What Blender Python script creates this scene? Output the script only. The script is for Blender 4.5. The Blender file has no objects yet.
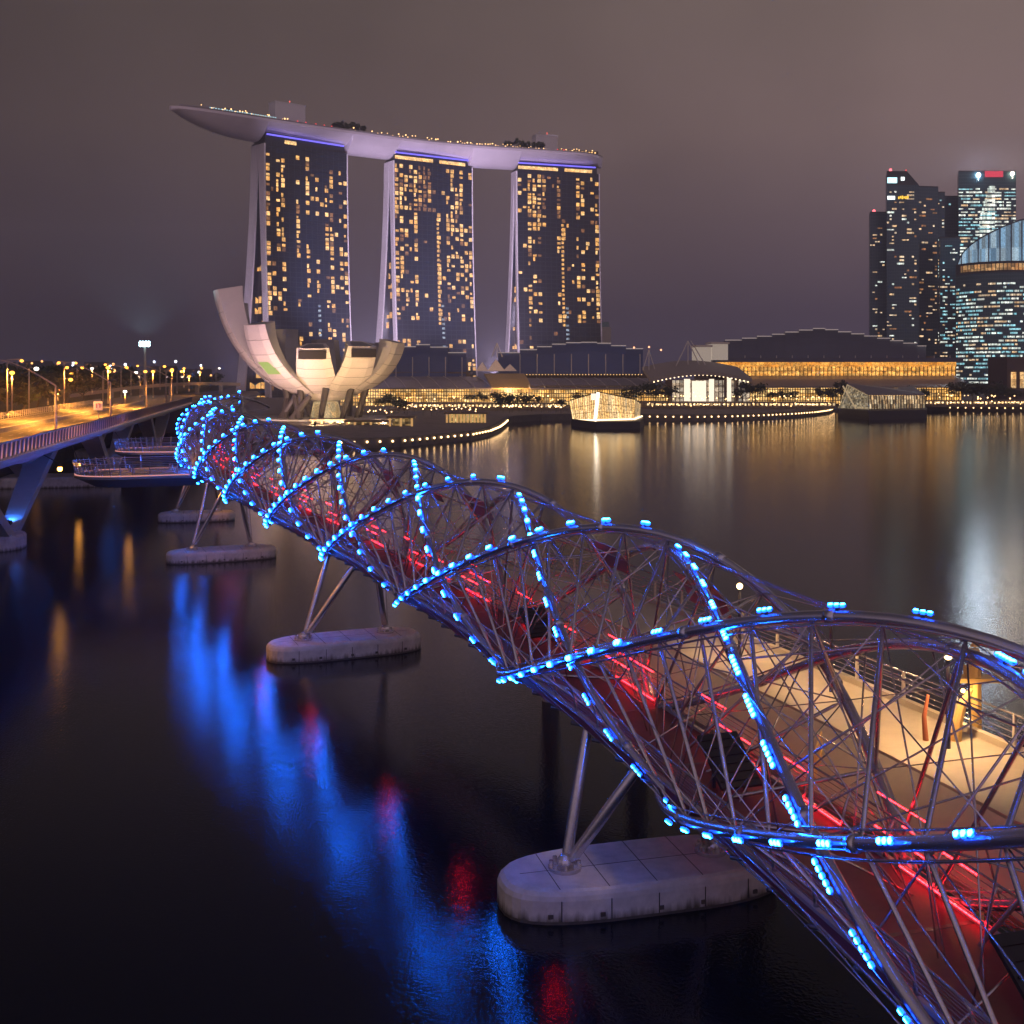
import bpy, math, random
from mathutils import Vector, Matrix
R = math.radians
rng = random.Random(7)
scene = bpy.context.scene
col = scene.collection

# ------------------------------------------------------------------ camera
FPX, HZ, CAMH = 1150.0, 372.0, 30.0
cam = bpy.data.cameras.new('camera')
cam.sensor_width = 36.0
cam.lens = 36.0 * FPX / 1024.0
cam.shift_y = -(512.0 - HZ) / 1024.0
cam.clip_start = 0.5
cam.clip_end = 20000
camo = bpy.data.objects.new('camera', cam)
camo.location = (0, 0, CAMH)
camo.rotation_euler = (R(90), 0, 0)
col.objects.link(camo)
scene.camera = camo

# ------------------------------------------------------------------ night sky
world = bpy.data.worlds.new('World')
scene.world = world
world.use_nodes = True
wn, wl = world.node_tree.nodes, world.node_tree.links
wn.clear()
def wnode(t, **kw):
    n = wn.new(t)
    for k, v in kw.items():
        setattr(n, k, v)
    return n
tc = wnode('ShaderNodeTexCoord')
sep = wnode('ShaderNodeSeparateXYZ')
wl.new(tc.outputs['Generated'], sep.inputs[0])
elev = wnode('ShaderNodeValToRGB')          # glow of the city by height above the horizon
wl.new(sep.outputs['Z'], elev.inputs[0])
er = elev.color_ramp
er.elements[0].position = 0.0;  er.elements[0].color = (0.044, 0.035, 0.062, 1)
er.elements[1].position = 1.0;  er.elements[1].color = (0.026, 0.021, 0.022, 1)
for p, c in ((0.05, (0.050, 0.036, 0.056)), (0.12, (0.090, 0.061, 0.070)), (0.20, (0.132, 0.090, 0.087)),
             (0.30, (0.128, 0.092, 0.084)), (0.42, (0.050, 0.040, 0.042))):
    e = er.elements.new(p); e.color = (*c, 1)
side = wnode('ShaderNodeMapRange')          # the town side (right) glows more than the sea side
side.inputs['From Min'].default_value = -0.42; side.inputs['From Max'].default_value = 0.42
side.inputs['To Min'].default_value = 0.46; side.inputs['To Max'].default_value = 1.52
wl.new(sep.outputs['X'], side.inputs['Value'])
noi = wnode('ShaderNodeTexNoise'); noi.inputs['Scale'].default_value = 3.4; noi.inputs['Detail'].default_value = 5
wl.new(tc.outputs['Generated'], noi.inputs['Vector'])
nm = wnode('ShaderNodeMapRange')
nm.inputs['From Min'].default_value = 0.3; nm.inputs['From Max'].default_value = 0.7
nm.inputs['To Min'].default_value = 0.84; nm.inputs['To Max'].default_value = 1.16
wl.new(noi.outputs['Fac'], nm.inputs['Value'])
mul = wnode('ShaderNodeMath', operation='MULTIPLY')
wl.new(side.outputs[0], mul.inputs[0]); wl.new(nm.outputs[0], mul.inputs[1])
back = wnode('ShaderNodeMapRange')          # the bright town behind the viewer
back.inputs['From Min'].default_value = 0.25; back.inputs['From Max'].default_value = -0.5
back.inputs['To Min'].default_value = 0.0; back.inputs['To Max'].default_value = 1.0
wl.new(sep.outputs['Y'], back.inputs['Value'])
bc = wnode('ShaderNodeMix', data_type='RGBA')
bc.inputs['A'].default_value = (0, 0, 0, 1); bc.inputs['B'].default_value = (0.27, 0.20, 0.235, 1)
wl.new(back.outputs[0], bc.inputs['Factor'])
vm = wnode('ShaderNodeVectorMath', operation='SCALE')
wl.new(elev.outputs[0], vm.inputs[0]); wl.new(mul.outputs[0], vm.inputs['Scale'])
va = wnode('ShaderNodeVectorMath', operation='ADD')
wl.new(vm.outputs[0], va.inputs[0]); wl.new(bc.outputs['Result'], va.inputs[1])
bg = wnode('ShaderNodeBackground'); bg.inputs['Strength'].default_value = 1.08
wl.new(va.outputs[0], bg.inputs['Color'])
wo = wnode('ShaderNodeOutputWorld')
wl.new(bg.outputs[0], wo.inputs['Surface'])

scene.view_settings.view_transform = 'Standard'
scene.view_settings.look = 'None'
scene.view_settings.exposure = 0.0
scene.view_settings.gamma = 1.0
cy = scene.cycles
cy.use_denoising = True
cy.max_bounces = 6; cy.diffuse_bounces = 2; cy.glossy_bounces = 3; cy.transmission_bounces = 3
cy.sample_clamp_indirect = 14.0
cy.use_light_tree = True
cy.caustics_reflective = False; cy.caustics_refractive = False

# ------------------------------------------------------------------ materials
MATS = {}
def mat(name, color=(0.5, 0.5, 0.5), rough=0.6, metal=0.0, emit=None, es=1.0, noise=0.0, nscale=2.0, spec=0.5, bump=0.0):
    if name in MATS: return MATS[name]
    m = bpy.data.materials.new(name); m.use_nodes = True
    nt = m.node_tree; b = nt.nodes['Principled BSDF']
    b.inputs['Base Color'].default_value = (*color, 1)
    b.inputs['Roughness'].default_value = rough
    b.inputs['Metallic'].default_value = metal
    b.inputs['Specular IOR Level'].default_value = spec
    if emit is not None:
        b.inputs['Emission Color'].default_value = (*emit, 1)
        b.inputs['Emission Strength'].default_value = es
    if noise > 0 or bump > 0:
        t = nt.nodes.new('ShaderNodeTexCoord')
        n = nt.nodes.new('ShaderNodeTexNoise'); n.inputs['Scale'].default_value = nscale
        n.inputs['Detail'].default_value = 6; n.inputs['Roughness'].default_value = 0.65
        nt.links.new(t.outputs['Object'], n.inputs['Vector'])
        if noise > 0:
            mr = nt.nodes.new('ShaderNodeMapRange')
            mr.inputs['From Min'].default_value = 0.3; mr.inputs['From Max'].default_value = 0.7
            mr.inputs['To Min'].default_value = 1 - noise; mr.inputs['To Max'].default_value = 1 + noise
            nt.links.new(n.outputs['Fac'], mr.inputs['Value'])
            v = nt.nodes.new('ShaderNodeVectorMath'); v.operation = 'SCALE'
            v.inputs[0].default_value = color
            nt.links.new(mr.outputs[0], v.inputs['Scale'])
            nt.links.new(v.outputs[0], b.inputs['Base Color'])
        if bump > 0:
            bp = nt.nodes.new('ShaderNodeBump'); bp.inputs['Strength'].default_value = bump
            bp.inputs['Distance'].default_value = 0.1
            nt.links.new(n.outputs['Fac'], bp.inputs['Height'])
            nt.links.new(bp.outputs[0], b.inputs['Normal'])
    MATS[name] = m
    return m

def lit_mat(name, c1, c2, s1, s2, cell=(3.0, 3.0, 3.0), base=(0.05, 0.05, 0.05)):
    """rooms seen through glass: each cell of a 3D grid has its own lamp colour and strength"""
    if name in MATS: return MATS[name]
    m = bpy.data.materials.new(name); m.use_nodes = True
    nt = m.node_tree; b = nt.nodes['Principled BSDF']
    b.inputs['Base Color'].default_value = (*base, 1); b.inputs['Roughness'].default_value = 0.3
    t = nt.nodes.new('ShaderNodeTexCoord')
    d = nt.nodes.new('ShaderNodeVectorMath'); d.operation = 'DIVIDE'; d.inputs[1].default_value = cell
    f = nt.nodes.new('ShaderNodeVectorMath'); f.operation = 'FLOOR'
    w = nt.nodes.new('ShaderNodeTexWhiteNoise'); w.noise_dimensions = '3D'
    nt.links.new(t.outputs['Object'], d.inputs[0]); nt.links.new(d.outputs[0], f.inputs[0]); nt.links.new(f.outputs[0], w.inputs['Vector'])
    mx = nt.nodes.new('ShaderNodeMix'); mx.data_type = 'RGBA'
    mx.inputs['A'].default_value = (*c1, 1); mx.inputs['B'].default_value = (*c2, 1)
    sc = nt.nodes.new('ShaderNodeSeparateColor'); nt.links.new(w.outputs['Color'], sc.inputs[0])
    nt.links.new(sc.outputs[0], mx.inputs['Factor'])
    mr = nt.nodes.new('ShaderNodeMapRange'); mr.inputs['To Min'].default_value = s1; mr.inputs['To Max'].default_value = s2
    pw = nt.nodes.new('ShaderNodeMath'); pw.operation = 'POWER'; pw.inputs[1].default_value = 1.6
    nt.links.new(sc.outputs[1], pw.inputs[0]); nt.links.new(pw.outputs[0], mr.inputs['Value'])
    # furniture and fittings inside break the light up
    n = nt.nodes.new('ShaderNodeTexNoise'); n.inputs['Scale'].default_value = 1.1; n.inputs['Detail'].default_value = 3
    nt.links.new(t.outputs['Object'], n.inputs['Vector'])
    m2 = nt.nodes.new('ShaderNodeMapRange'); m2.inputs['From Min'].default_value = 0.35; m2.inputs['From Max'].default_value = 0.65
    m2.inputs['To Min'].default_value = 0.45; m2.inputs['To Max'].default_value = 1.25
    nt.links.new(n.outputs['Fac'], m2.inputs['Value'])
    mm = nt.nodes.new('ShaderNodeMath'); mm.operation = 'MULTIPLY'
    nt.links.new(mr.outputs[0], mm.inputs[0]); nt.links.new(m2.outputs[0], mm.inputs[1])
    nt.links.new(mx.outputs['Result'], b.inputs['Emission Color'])
    nt.links.new(mm.outputs[0], b.inputs['Emission Strength'])
    MATS[name] = m
    return m

def grid_glass(name, color, line, sx, sz, width=0.12, rough=0.12):
    """curtain wall: dark glass with a grid of mullions in wall coordinates (uv in metres)"""
    if name in MATS: return MATS[name]
    m = bpy.data.materials.new(name); m.use_nodes = True
    nt = m.node_tree; b = nt.nodes['Principled BSDF']
    uv = nt.nodes.new('ShaderNodeUVMap'); s = nt.nodes.new('ShaderNodeSeparateXYZ')
    nt.links.new(uv.outputs[0], s.inputs[0])
    outs = []
    for ax, step in (('X', sx), ('Y', sz)):
        a = nt.nodes.new('ShaderNodeMath'); a.operation = 'DIVIDE'; a.inputs[1].default_value = step
        nt.links.new(s.outputs[ax], a.inputs[0])
        fr = nt.nodes.new('ShaderNodeMath'); fr.operation = 'FRACT'; nt.links.new(a.outputs[0], fr.inputs[0])
        lt = nt.nodes.new('ShaderNodeMath'); lt.operation = 'LESS_THAN'; lt.inputs[1].default_value = width
        nt.links.new(fr.outputs[0], lt.inputs[0]); outs.append(lt)
    mx = nt.nodes.new('ShaderNodeMath'); mx.operation = 'MAXIMUM'
    nt.links.new(outs[0].outputs[0], mx.inputs[0]); nt.links.new(outs[1].outputs[0], mx.inputs[1])
    c = nt.nodes.new('ShaderNodeMix'); c.data_type = 'RGBA'
    c.inputs['A'].default_value = (*color, 1); c.inputs['B'].default_value = (*line, 1)
    nt.links.new(mx.outputs[0], c.inputs['Factor']); nt.links.new(c.outputs['Result'], b.inputs['Base Color'])
    rr = nt.nodes.new('ShaderNodeMapRange'); rr.inputs['To Min'].default_value = rough; rr.inputs['To Max'].default_value = 0.6
    nt.links.new(mx.outputs[0], rr.inputs['Value']); nt.links.new(rr.outputs[0], b.inputs['Roughness'])
    MATS[name] = m
    return m

def glow(name, rgb):
    """a lamp or painted glow surface giving off exactly this radiance"""
    mx = max(rgb)
    return mat(name, (0.02, 0.02, 0.02), 0.5, emit=tuple(c / mx for c in rgb), es=mx)

# ------------------------------------------------------------------ mesh helpers
class MB:
    def __init__(s): s.v = []; s.f = []; s.mi = []; s.uv = {}
    def face(s, pts, mi=0, uv=None):
        n = len(s.v); s.v += [tuple(p) for p in pts]; s.f.append(tuple(range(n, n + len(pts)))); s.mi.append(mi)
        if uv: s.uv[len(s.f) - 1] = uv
    def add(s, verts, faces, mi=0):
        n = len(s.v); s.v += [tuple(p) for p in verts]
        for f in faces: s.f.append(tuple(i + n for i in f)); s.mi.append(mi)
    def box(s, c, size, ax=None, mi=0):
        c = Vector(c); hx, hy, hz = size[0] / 2, size[1] / 2, size[2] / 2
        X, Y, Z = ax if ax else (Vector((1, 0, 0)), Vector((0, 1, 0)), Vector((0, 0, 1)))
        vs = [c + X * (hx * i) + Y * (hy * j) + Z * (hz * k) for i, j, k in
              ((-1,-1,-1),(1,-1,-1),(1,1,-1),(-1,1,-1),(-1,-1,1),(1,-1,1),(1,1,1),(-1,1,1))]
        s.add(vs, [(0,3,2,1),(4,5,6,7),(0,1,5,4),(1,2,6,5),(2,3,7,6),(3,0,4,7)], mi)
    def boxr(s, x0, x1, y0, y1, z0, z1, mi=0):
        s.box(((x0+x1)/2, (y0+y1)/2, (z0+z1)/2), (x1-x0, y1-y0, z1-z0), None, mi)
    def tube(s, pts, r, n=8, caps=True, mi=0, up=None):
        pts = [Vector(p) for p in pts]
        rs = r if isinstance(r, (list, tuple)) else [r] * len(pts)
        t0 = (pts[1] - pts[0]).normalized()
        a = up or (Vector((0, 0, 1)) if abs(t0.z) < 0.9 else Vector((1, 0, 0)))
        nrm = (a - t0 * a.dot(t0)).normalized()
        rings = []
        for i, p in enumerate(pts):
            t = (pts[min(i+1, len(pts)-1)] - pts[max(i-1, 0)])
            if t.length < 1e-6: t = t0
            t = t.normalized()
            nrm = (nrm - t * nrm.dot(t)).normalized()
            b = t.cross(nrm)
            rings.append([p + (nrm * math.cos(2*math.pi*k/n) + b * math.sin(2*math.pi*k/n)) * rs[i] for k in range(n)])
        vs = [q for rg in rings for q in rg]; fs = []
        for i in range(len(rings) - 1):
            for k in range(n):
                fs.append((i*n+k, i*n+(k+1) % n, (i+1)*n+(k+1) % n, (i+1)*n+k))
        if caps:
            fs.append(tuple(range(n-1, -1, -1))); L = (len(rings)-1)*n
            fs.append(tuple(L+k for k in range(n)))
        s.add(vs, fs, mi)
    def prism(s, poly, z0, z1, mi=0, top=None):
        n = len(poly); tp = top or poly
        vs = [(p[0], p[1], z0) for p in poly] + [(p[0], p[1], z1) for p in tp]
        fs = [(i, (i+1) % n, n+(i+1) % n, n+i) for i in range(n)] + [tuple(range(n-1, -1, -1)), tuple(range(n, 2*n))]
        s.add(vs, fs, mi)
    def loft(s, secs, closed=True, caps=True, mi=0):
        n = len(secs[0]); vs = [p for sc in secs for p in sc]; fs = []
        for i in range(len(secs) - 1):
            for k in range(n if closed else n - 1):
                fs.append((i*n+k, i*n+(k+1) % n, (i+1)*n+(k+1) % n, (i+1)*n+k))
        if caps and closed:
            fs.append(tuple(range(n-1, -1, -1))); L = (len(secs)-1)*n
            fs.append(tuple(L+k for k in range(n)))
        s.add(vs, fs, mi)
    def sphere(s, c, r, n=8, m=5, mi=0, sz=1.0):
        c = Vector(c); secs = []
        for j in range(m + 1):
            a = math.pi * j / m
            rr = max(r * math.sin(a), 1e-3)
            secs.append([c + Vector((rr*math.cos(2*math.pi*k/n), rr*math.sin(2*math.pi*k/n), -r*sz*math.cos(a))) for k in range(n)])
        s.loft(secs, True, True, mi)
    def build(s, name, mats, parent=None, smooth=False, loc=None):
        me = bpy.data.meshes.new(name)
        vs = s.v
        if loc is not None:
            vs = [(p[0]-loc[0], p[1]-loc[1], p[2]-loc[2]) for p in s.v]
        me.from_pydata(vs, [], s.f)
        mats = mats if isinstance(mats, (list, tuple)) else [mats]
        for m in mats: me.materials.append(m)
        me.polygons.foreach_set('material_index', s.mi)
        if s.uv:
            ul = me.uv_layers.new(name='UVMap')
            for fi, uvs in s.uv.items():
                for li, q in zip(me.polygons[fi].loop_indices, uvs): ul.data[li].uv = q
        if smooth:
            me.polygons.foreach_set('use_smooth', [True] * len(me.polygons))
        me.update()
        o = bpy.data.objects.new(name, me); col.objects.link(o)
        if parent:
            o.parent = parent
            if loc is None:
                # the part keeps its world place
                o.matrix_parent_inverse = Matrix.Translation(-Vector(parent_loc(parent)))
            else:
                o.location = Vector(loc) - Vector(parent_loc(parent))
        elif loc is not None:
            o.location = loc
        WPOS[o.name] = Vector(loc) if loc is not None else Vector((0, 0, 0))
        return o

class Each:
    """repeated parts of one thing: each its own mesh; past 100 the far rest is one part"""
    def __init__(s): s.p = []
    def new(s): m = MB(); s.p.append(m); return m
    def build(s, name, mats, parent, keep=100, smooth=False):
        s.p.sort(key=lambda m: (m.v[0][0]**2 + m.v[0][1]**2))
        for m in s.p[:keep]: m.build(name, mats, parent, smooth)
        if s.p[keep:]:
            r = MB()
            for m in s.p[keep:]:
                n = len(r.v); r.v += m.v; r.f += [tuple(i + n for i in f) for f in m.f]; r.mi += m.mi
            tag(r.build(name, mats, parent, smooth), kind='stuff')
WPOS = {}
def parent_loc(p):
    """world place of a parent's origin (no rotations are used on parents)"""
    return WPOS.get(p.name, Vector((0, 0, 0)))

def tag(o, label=None, cat=None, group=None, kind=None):
    if label: o['label'] = label
    if cat: o['category'] = cat
    if group: o['group'] = group
    if kind: o['kind'] = kind
    return o
def empty(name, loc, label=None, cat=None, group=None):
    o = bpy.data.objects.new(name, None); col.objects.link(o); o.location = loc
    o.empty_display_size = 0.5
    WPOS[o.name] = Vector(loc)
    return tag(o, label, cat, group)
def copy_tree(o, parent=None):
    c = o.copy(); col.objects.link(c)
    if parent: c.parent = parent
    for ch in o.children: copy_tree(ch, c)
    return c
def X_(px, Y): return (px - 512.0) * Y / FPX
def Z_(py, Y): return CAMH - (py - HZ) * Y / FPX
def at(px, py, Y): return Vector((X_(px, Y), Y, Z_(py, Y)))
def on_level(px, py, z):
    Y = (CAMH - z) * FPX / (py - HZ)
    return Vector((X_(px, Y), Y, z))
def spot(name, loc, target, power, color, angle=60, radius=1.0, parent=None):
    l = bpy.data.lights.new(name, 'SPOT'); l.energy = power; l.color = color
    l.spot_size = R(angle); l.spot_blend = 0.6; l.shadow_soft_size = radius
    o = bpy.data.objects.new(name, l); col.objects.link(o)
    d = Vector(target) - Vector(loc)
    o.rotation_euler = d.to_track_quat('-Z', 'Y').to_euler()
    if parent:
        o.parent = parent; o.location = Vector(loc) - Vector(parent_loc(parent))
    else: o.location = loc
    return o
def point(name, loc, power, color, radius=0.3, parent=None):
    l = bpy.data.lights.new(name, 'POINT'); l.energy = power; l.color = color; l.shadow_soft_size = radius
    o = bpy.data.objects.new(name, l); col.objects.link(o)
    if parent: o.parent = parent; o.location = Vector(loc) - Vector(parent_loc(parent))
    else: o.location = loc
    return o

STEEL = mat('stainless_steel', (0.58, 0.55, 0.58), 0.27, 0.82)
STEEL_ROD = mat('brushed_steel_rod', (0.64, 0.60, 0.62), 0.27, 0.90, noise=0.12, nscale=4)
STEEL_DARK = mat('dark_steel', (0.10, 0.10, 0.12), 0.35, 1.0)
CONC = mat('pale_concrete', (0.52, 0.48, 0.46), 0.75, noise=0.20, nscale=0.9, bump=0.15)
def stain(m):
    """tide marks: dark green growth near the water and streaks that run down the faces"""
    nt = m.node_tree; b = nt.nodes['Principled BSDF']; old = b.inputs['Base Color'].links[0].from_socket
    t = nt.nodes.new('ShaderNodeTexCoord'); mp = nt.nodes.new('ShaderNodeMapping'); mp.inputs['Scale'].default_value = (1.6, 1.6, .22)
    n = nt.nodes.new('ShaderNodeTexNoise'); n.inputs['Scale'].default_value = 1.5; n.inputs['Detail'].default_value = 6
    nt.links.new(t.outputs['Object'], mp.inputs['Vector']); nt.links.new(mp.outputs[0], n.inputs['Vector'])
    sp = nt.nodes.new('ShaderNodeSeparateXYZ'); nt.links.new(t.outputs['Object'], sp.inputs[0])
    ad = nt.nodes.new('ShaderNodeMath'); ad.operation = 'MULTIPLY_ADD'; ad.inputs[1].default_value = -1.5; nt.links.new(n.outputs['Fac'], ad.inputs[0]); nt.links.new(sp.outputs['Z'], ad.inputs[2])
    mr = nt.nodes.new('ShaderNodeMapRange'); mr.inputs['From Min'].default_value = -.75; mr.inputs['From Max'].default_value = -.15
    mr.inputs['To Min'].default_value = 1.0; mr.inputs['To Max'].default_value = 0.0; nt.links.new(ad.outputs[0], mr.inputs['Value'])
    mx = nt.nodes.new('ShaderNodeMix'); mx.data_type = 'RGBA'; mx.inputs['B'].default_value = (0.085, 0.075, 0.05, 1)
    nt.links.new(old, mx.inputs['A']); nt.links.new(mr.outputs[0], mx.inputs['Factor']); nt.links.new(mx.outputs['Result'], b.inputs['Base Color'])
stain(CONC)
CONC_GREY = mat('grey_concrete', (0.34, 0.33, 0.33), 0.8, noise=0.15, nscale=0.6)
BLACK = mat('matt_black', (0.012, 0.012, 0.014), 0.5)
# ------------------------------------------------------------------ water and land
def water_material():
    m = bpy.data.materials.new('harbour_water'); m.use_nodes = True
    nt = m.node_tree; b = nt.nodes['Principled BSDF']
    b.inputs['Base Color'].default_value = (0.004, 0.0045, 0.008, 1)
    b.inputs['Roughness'].default_value = 0.045
    b.inputs['IOR'].default_value = 1.33
    b.inputs['Specular IOR Level'].default_value = 0.42
    t = nt.nodes.new('ShaderNodeTexCoord')
    h = None
    for sc, st, dist in ((1.3, 0.06, 0.06), (4.5, 0.36, 0.042)):
        n = nt.nodes.new('ShaderNodeTexNoise'); n.inputs['Scale'].default_value = sc; n.inputs['Detail'].default_value = 3
        nt.links.new(t.outputs['Object'], n.inputs['Vector'])
        bp = nt.nodes.new('ShaderNodeBump'); bp.inputs['Strength'].default_value = st; bp.inputs['Distance'].default_value = dist
        nt.links.new(n.outputs['Fac'], bp.inputs['Height'])
        if h: nt.links.new(h.outputs[0], bp.inputs['Normal'])
        h = bp
    nt.links.new(h.outputs[0], b.inputs['Normal'])
    return m
w = MB(); w.face([(-2600, -400, 0), (2600, -400, 0), (2600, 1400, 0), (-2600, 1400, 0)])
tag(w.build('water', water_material()), kind='structure')

# ------------------------------------------------------------------ the helix bridge
PH, K1, K2, K3 = 0.183875, 0.00234914, 2.18907e-06, -3.99467e-08
AX0, AZ, AZA = 25.5577, 12.5857, 4.60881
RT, EL, TILT, FLARE, FS = 4.63, 1.358, -0.147, 0.2313, 58.23     # tube half width, height ratio, lean, widening at the near end
SA, SD, PIT = 20.636, 40.4809, 24.9212
LA = LD = 3 * PIT
S0, S1 = 14.0, 279.0
def head(s): return PH + K1*s + K2*s*s + K3*s**3 - .0070*max(0, s - 222)      # turns towards the quay at the far end
_h = 0.25; _xs = [AX0]; _ys = [0.0]
for i in range(1, 1400):
    s = i * _h; ph = head(s)
    _xs.append(_xs[-1] - math.sin(ph)*_h); _ys.append(_ys[-1] + math.cos(ph)*_h)
def axis(s):
    i = min(max(int(s / _h), 0), len(_xs) - 2); f = s/_h - i
    ph = head(s)
    return Vector((_xs[i] + (_xs[i+1]-_xs[i])*f, _ys[i] + (_ys[i+1]-_ys[i])*f, AZ + AZA*s/200)), ph
def left_of(ph): return Vector((-math.cos(ph), -math.sin(ph), 0))
def on_tube(s, th, dr):
    c, ph = axis(s); r = RT*(1 + FLARE*min(3, max(0, (FS - s)/30))**2) + dr
    return c + left_of(ph)*(r*math.sin(th) + TILT*r*math.cos(th)) + Vector((0, 0, EL*r*math.cos(th)))
def off(s, lat, dz):
    """a point beside the bridge axis: lat metres to the right, dz above the axis"""
    c, ph = axis(s)
    return c - left_of(ph)*lat + Vector((0, 0, dz))
RO, RI = 0.1, -0.42      # outer and inner helix, measured from the mean tube
def th_out(i, s):
    a = 2*math.pi*(s - SA - i*PIT)/LA; return a + .128*math.sin(a) - .322*(1 - math.cos(a))
def th_in(j, s):
    a = -2*math.pi*(s - SD - j*PIT)/LD; return a - .176*math.sin(a) + .011*(1 - math.cos(a))

bridge = empty('helix_footbridge', axis(60)[0] * 1.0 - Vector((0, 0, 7)),
               'long curving footbridge inside a lattice tube of steel helices with blue lights', 'bridge')
def frange(a, b, st):
    n = int(round((b-a)/st)); return [a + (b-a)*k/n for k in range(n+1)]
for i in range(3):
    m = MB(); ss = frange(S0, S1, 1.2)
    m.tube([on_tube(s, th_out(i, s), RO) for s in ss], 0.255, 10)
    m.tube([on_tube(s, th_out(i, s) + 0.075, RO - 0.12) for s in ss], 0.06, 5)
    m.tube([on_tube(s, th_out(i, s) - 0.07, RO - 0.16) for s in ss], 0.045, 5)
    for s in frange(S0 + 2.3, S1 - 2, 8.04):
        m.tube([on_tube(s - 0.22, th_out(i, s - 0.22), RO), on_tube(s + 0.22, th_out(i, s + 0.22), RO)], 0.32, 10)
    m.build('outer_tube', STEEL, bridge, True)
for j in range(3):
    m = MB(); ss = frange(S0, S1, 1.1)
    m.tube([on_tube(s, th_in(j, s), RI) for s in ss], 0.235, 10)
    m.tube([on_tube(s, th_in(j, s) + 0.07, RI - 0.15) for s in ss], 0.05, 5)
    for s in frange(S0 + 4.1, S1 - 2, 9.0):
        m.tube([on_tube(s - 0.2, th_in(j, s - 0.2), RI), on_tube(s + 0.2, th_in(j, s + 0.2), RI)], 0.29, 10)
    m.build('inner_tube', STEEL, bridge, True)

# struts between neighbouring outer tubes, and thin tie rods the other way
def many(name, items, mats, parent, keep=100, smooth=False):
    """items: (size key, builder(MB)); the largest become parts, the rest one part"""
    items = sorted(items, key=lambda q: -q[0])
    for _, fn in items[:keep]:
        m = MB(); fn(m); m.build(name, mats, parent, smooth)
    if len(items) > keep:
        m = MB()
        for _, fn in items[keep:]: fn(m)
        tag(m.build(name, mats, parent, smooth), kind='stuff')
DS = PIT / 8
def dist(p): return (p - Vector((0, 0, CAMH))).length
struts, ties = [], []
for k in range(2, int((S1 - 8) / DS)):
    s = k * DS
    for i in range(3):
        a = on_tube(s, th_out(i, s), RO - 0.1); s2 = s + 2*DS
        if s2 < S1:
            b = on_tube(s2, th_out(i + 1, s2), RO - 0.1)
            def f(m, a=a, b=b):
                d = b - a
                m.tube([a, a+d*0.035, a+d*0.05, a+d*0.5, a+d*0.95, a+d*0.965, b],
                       [0.05, 0.05, 0.095, 0.10, 0.095, 0.05, 0.05], 7)
            struts.append((1/dist((a+b)/2), f))
        s3 = s - 2*DS
        if s3 > S0:
            b = on_tube(s3, th_out(i + 1, s3), RO - 0.1)
            ties.append((1/dist((a+b)/2), lambda m, a=a, b=b: m.tube([a, b], 0.038, 5)))
        s5 = s + 5*DS
        if s5 < S1:
            b = on_tube(s5, th_out(i + 1, s5), RO - 0.1)
            ties.append((1/dist((a+b)/2), lambda m, a=a, b=b: m.tube([a, b], 0.03, 5)))
    for j in range(3):
        a = on_tube(s, th_in(j, s), RI); t = th_in(j, s)
        # stub that ties the inner tube to the outer ring
        s4 = s + DS
        if s4 < S1 and k % 2 == 0:
            b = on_tube(s4, th_in(j + 1, s4), RI)
            ties.append((1/dist((a+b)/2), lambda m, a=a, b=b: m.tube([a, b], 0.05, 5)))
for thc in (-0.22, -0.45, -1.1, 2.3, 2.75):
    m = MB(); m.tube([on_tube(s, thc, RI + .1) for s in frange(S0, S1, 3)], 0.055, 5); m.build('cable', STEEL_ROD, bridge, True)
many('strut', struts, STEEL_ROD, bridge, 100, True)
many('tie_rod', ties, STEEL_ROD, bridge, 100, True)

# lamps on the tubes: a housing with a row of small bright lenses that face outward
LED = glow('blue_lamp_lens', (0.95, 24.0, 170.0))
HALO = glow('blue_lamp_halo', (0.035, 0.56, 9.0))  # halo round each lens, painted as a blue glowing ring
HOUS = glow('blue_bar_glow', (0.0, 0.07, 0.75))  # blue glow put into the mounting bar as emission
lamps = []
def lamp_fn(s, thf, rad, rt, nd):
    p = on_tube(s, thf(s), rad); q = on_tube(s + 0.2, thf(s + 0.2), rad)
    c, ph = axis(s)
    n = (p - c).normalized(); t = (q - p).normalized(); n = (n - t*n.dot(t)).normalized(); b = t.cross(n)
    d = dist(p); sc = min(1.5, max(1.0, d / 85.0))  # far lamps enlarged to imitate bloom
    ln = 0.29 * nd * sc if nd > 1 else 0.42 * sc
    def f(m):
        o = p + n * (rt + 0.20)
        m.box(o - n*0.03, (ln*1.04, 0.07*sc, 0.05), (t, b, n), 1)          # slim mounting bar on a bracket
        m.box(p + n*(rt + 0.06), (0.12, 0.10, 0.24), (t, b, n), 2)
        for k in range(nd):
            u = (k - (nd-1)/2) * (ln/nd); c0 = o + t*u
            r0 = 0.135*sc if nd > 2 else 0.185*sc
            rings = []
            for rr, zz in ((.6, -.7), (1.12, -.2), (.86, .22), (.5, .62)):
                rings.append([c0 + t*(r0*rr*math.cos(a)) + b*(r0*rr*math.sin(a)) + n*(r0*zz) for a in (0, 1.047, 2.094, 3.1416, 4.189, 5.236)])
            m.loft(rings[:3], True, False, 3); m.loft(rings[2:], True, False, 0); m.face(rings[3], 0); m.face(rings[0][::-1], 3)
    return (1/d, f)
TWO = 2*math.pi
for i in range(3):
    k = 0
    for s in frange(S0 + 1.0, 62, 3.45)[:-1] + frange(62, S1 - 1, 2.75):
        th = (th_out(i, s) + math.pi) % TWO - math.pi
        if -0.06 < th < 2.75:
            k += 1; lamps.append(lamp_fn(s, lambda q, i=i: th_out(i, q), RO, 0.255, 3 if s < 62 else (2 if s < 95 else 1)))
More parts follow.
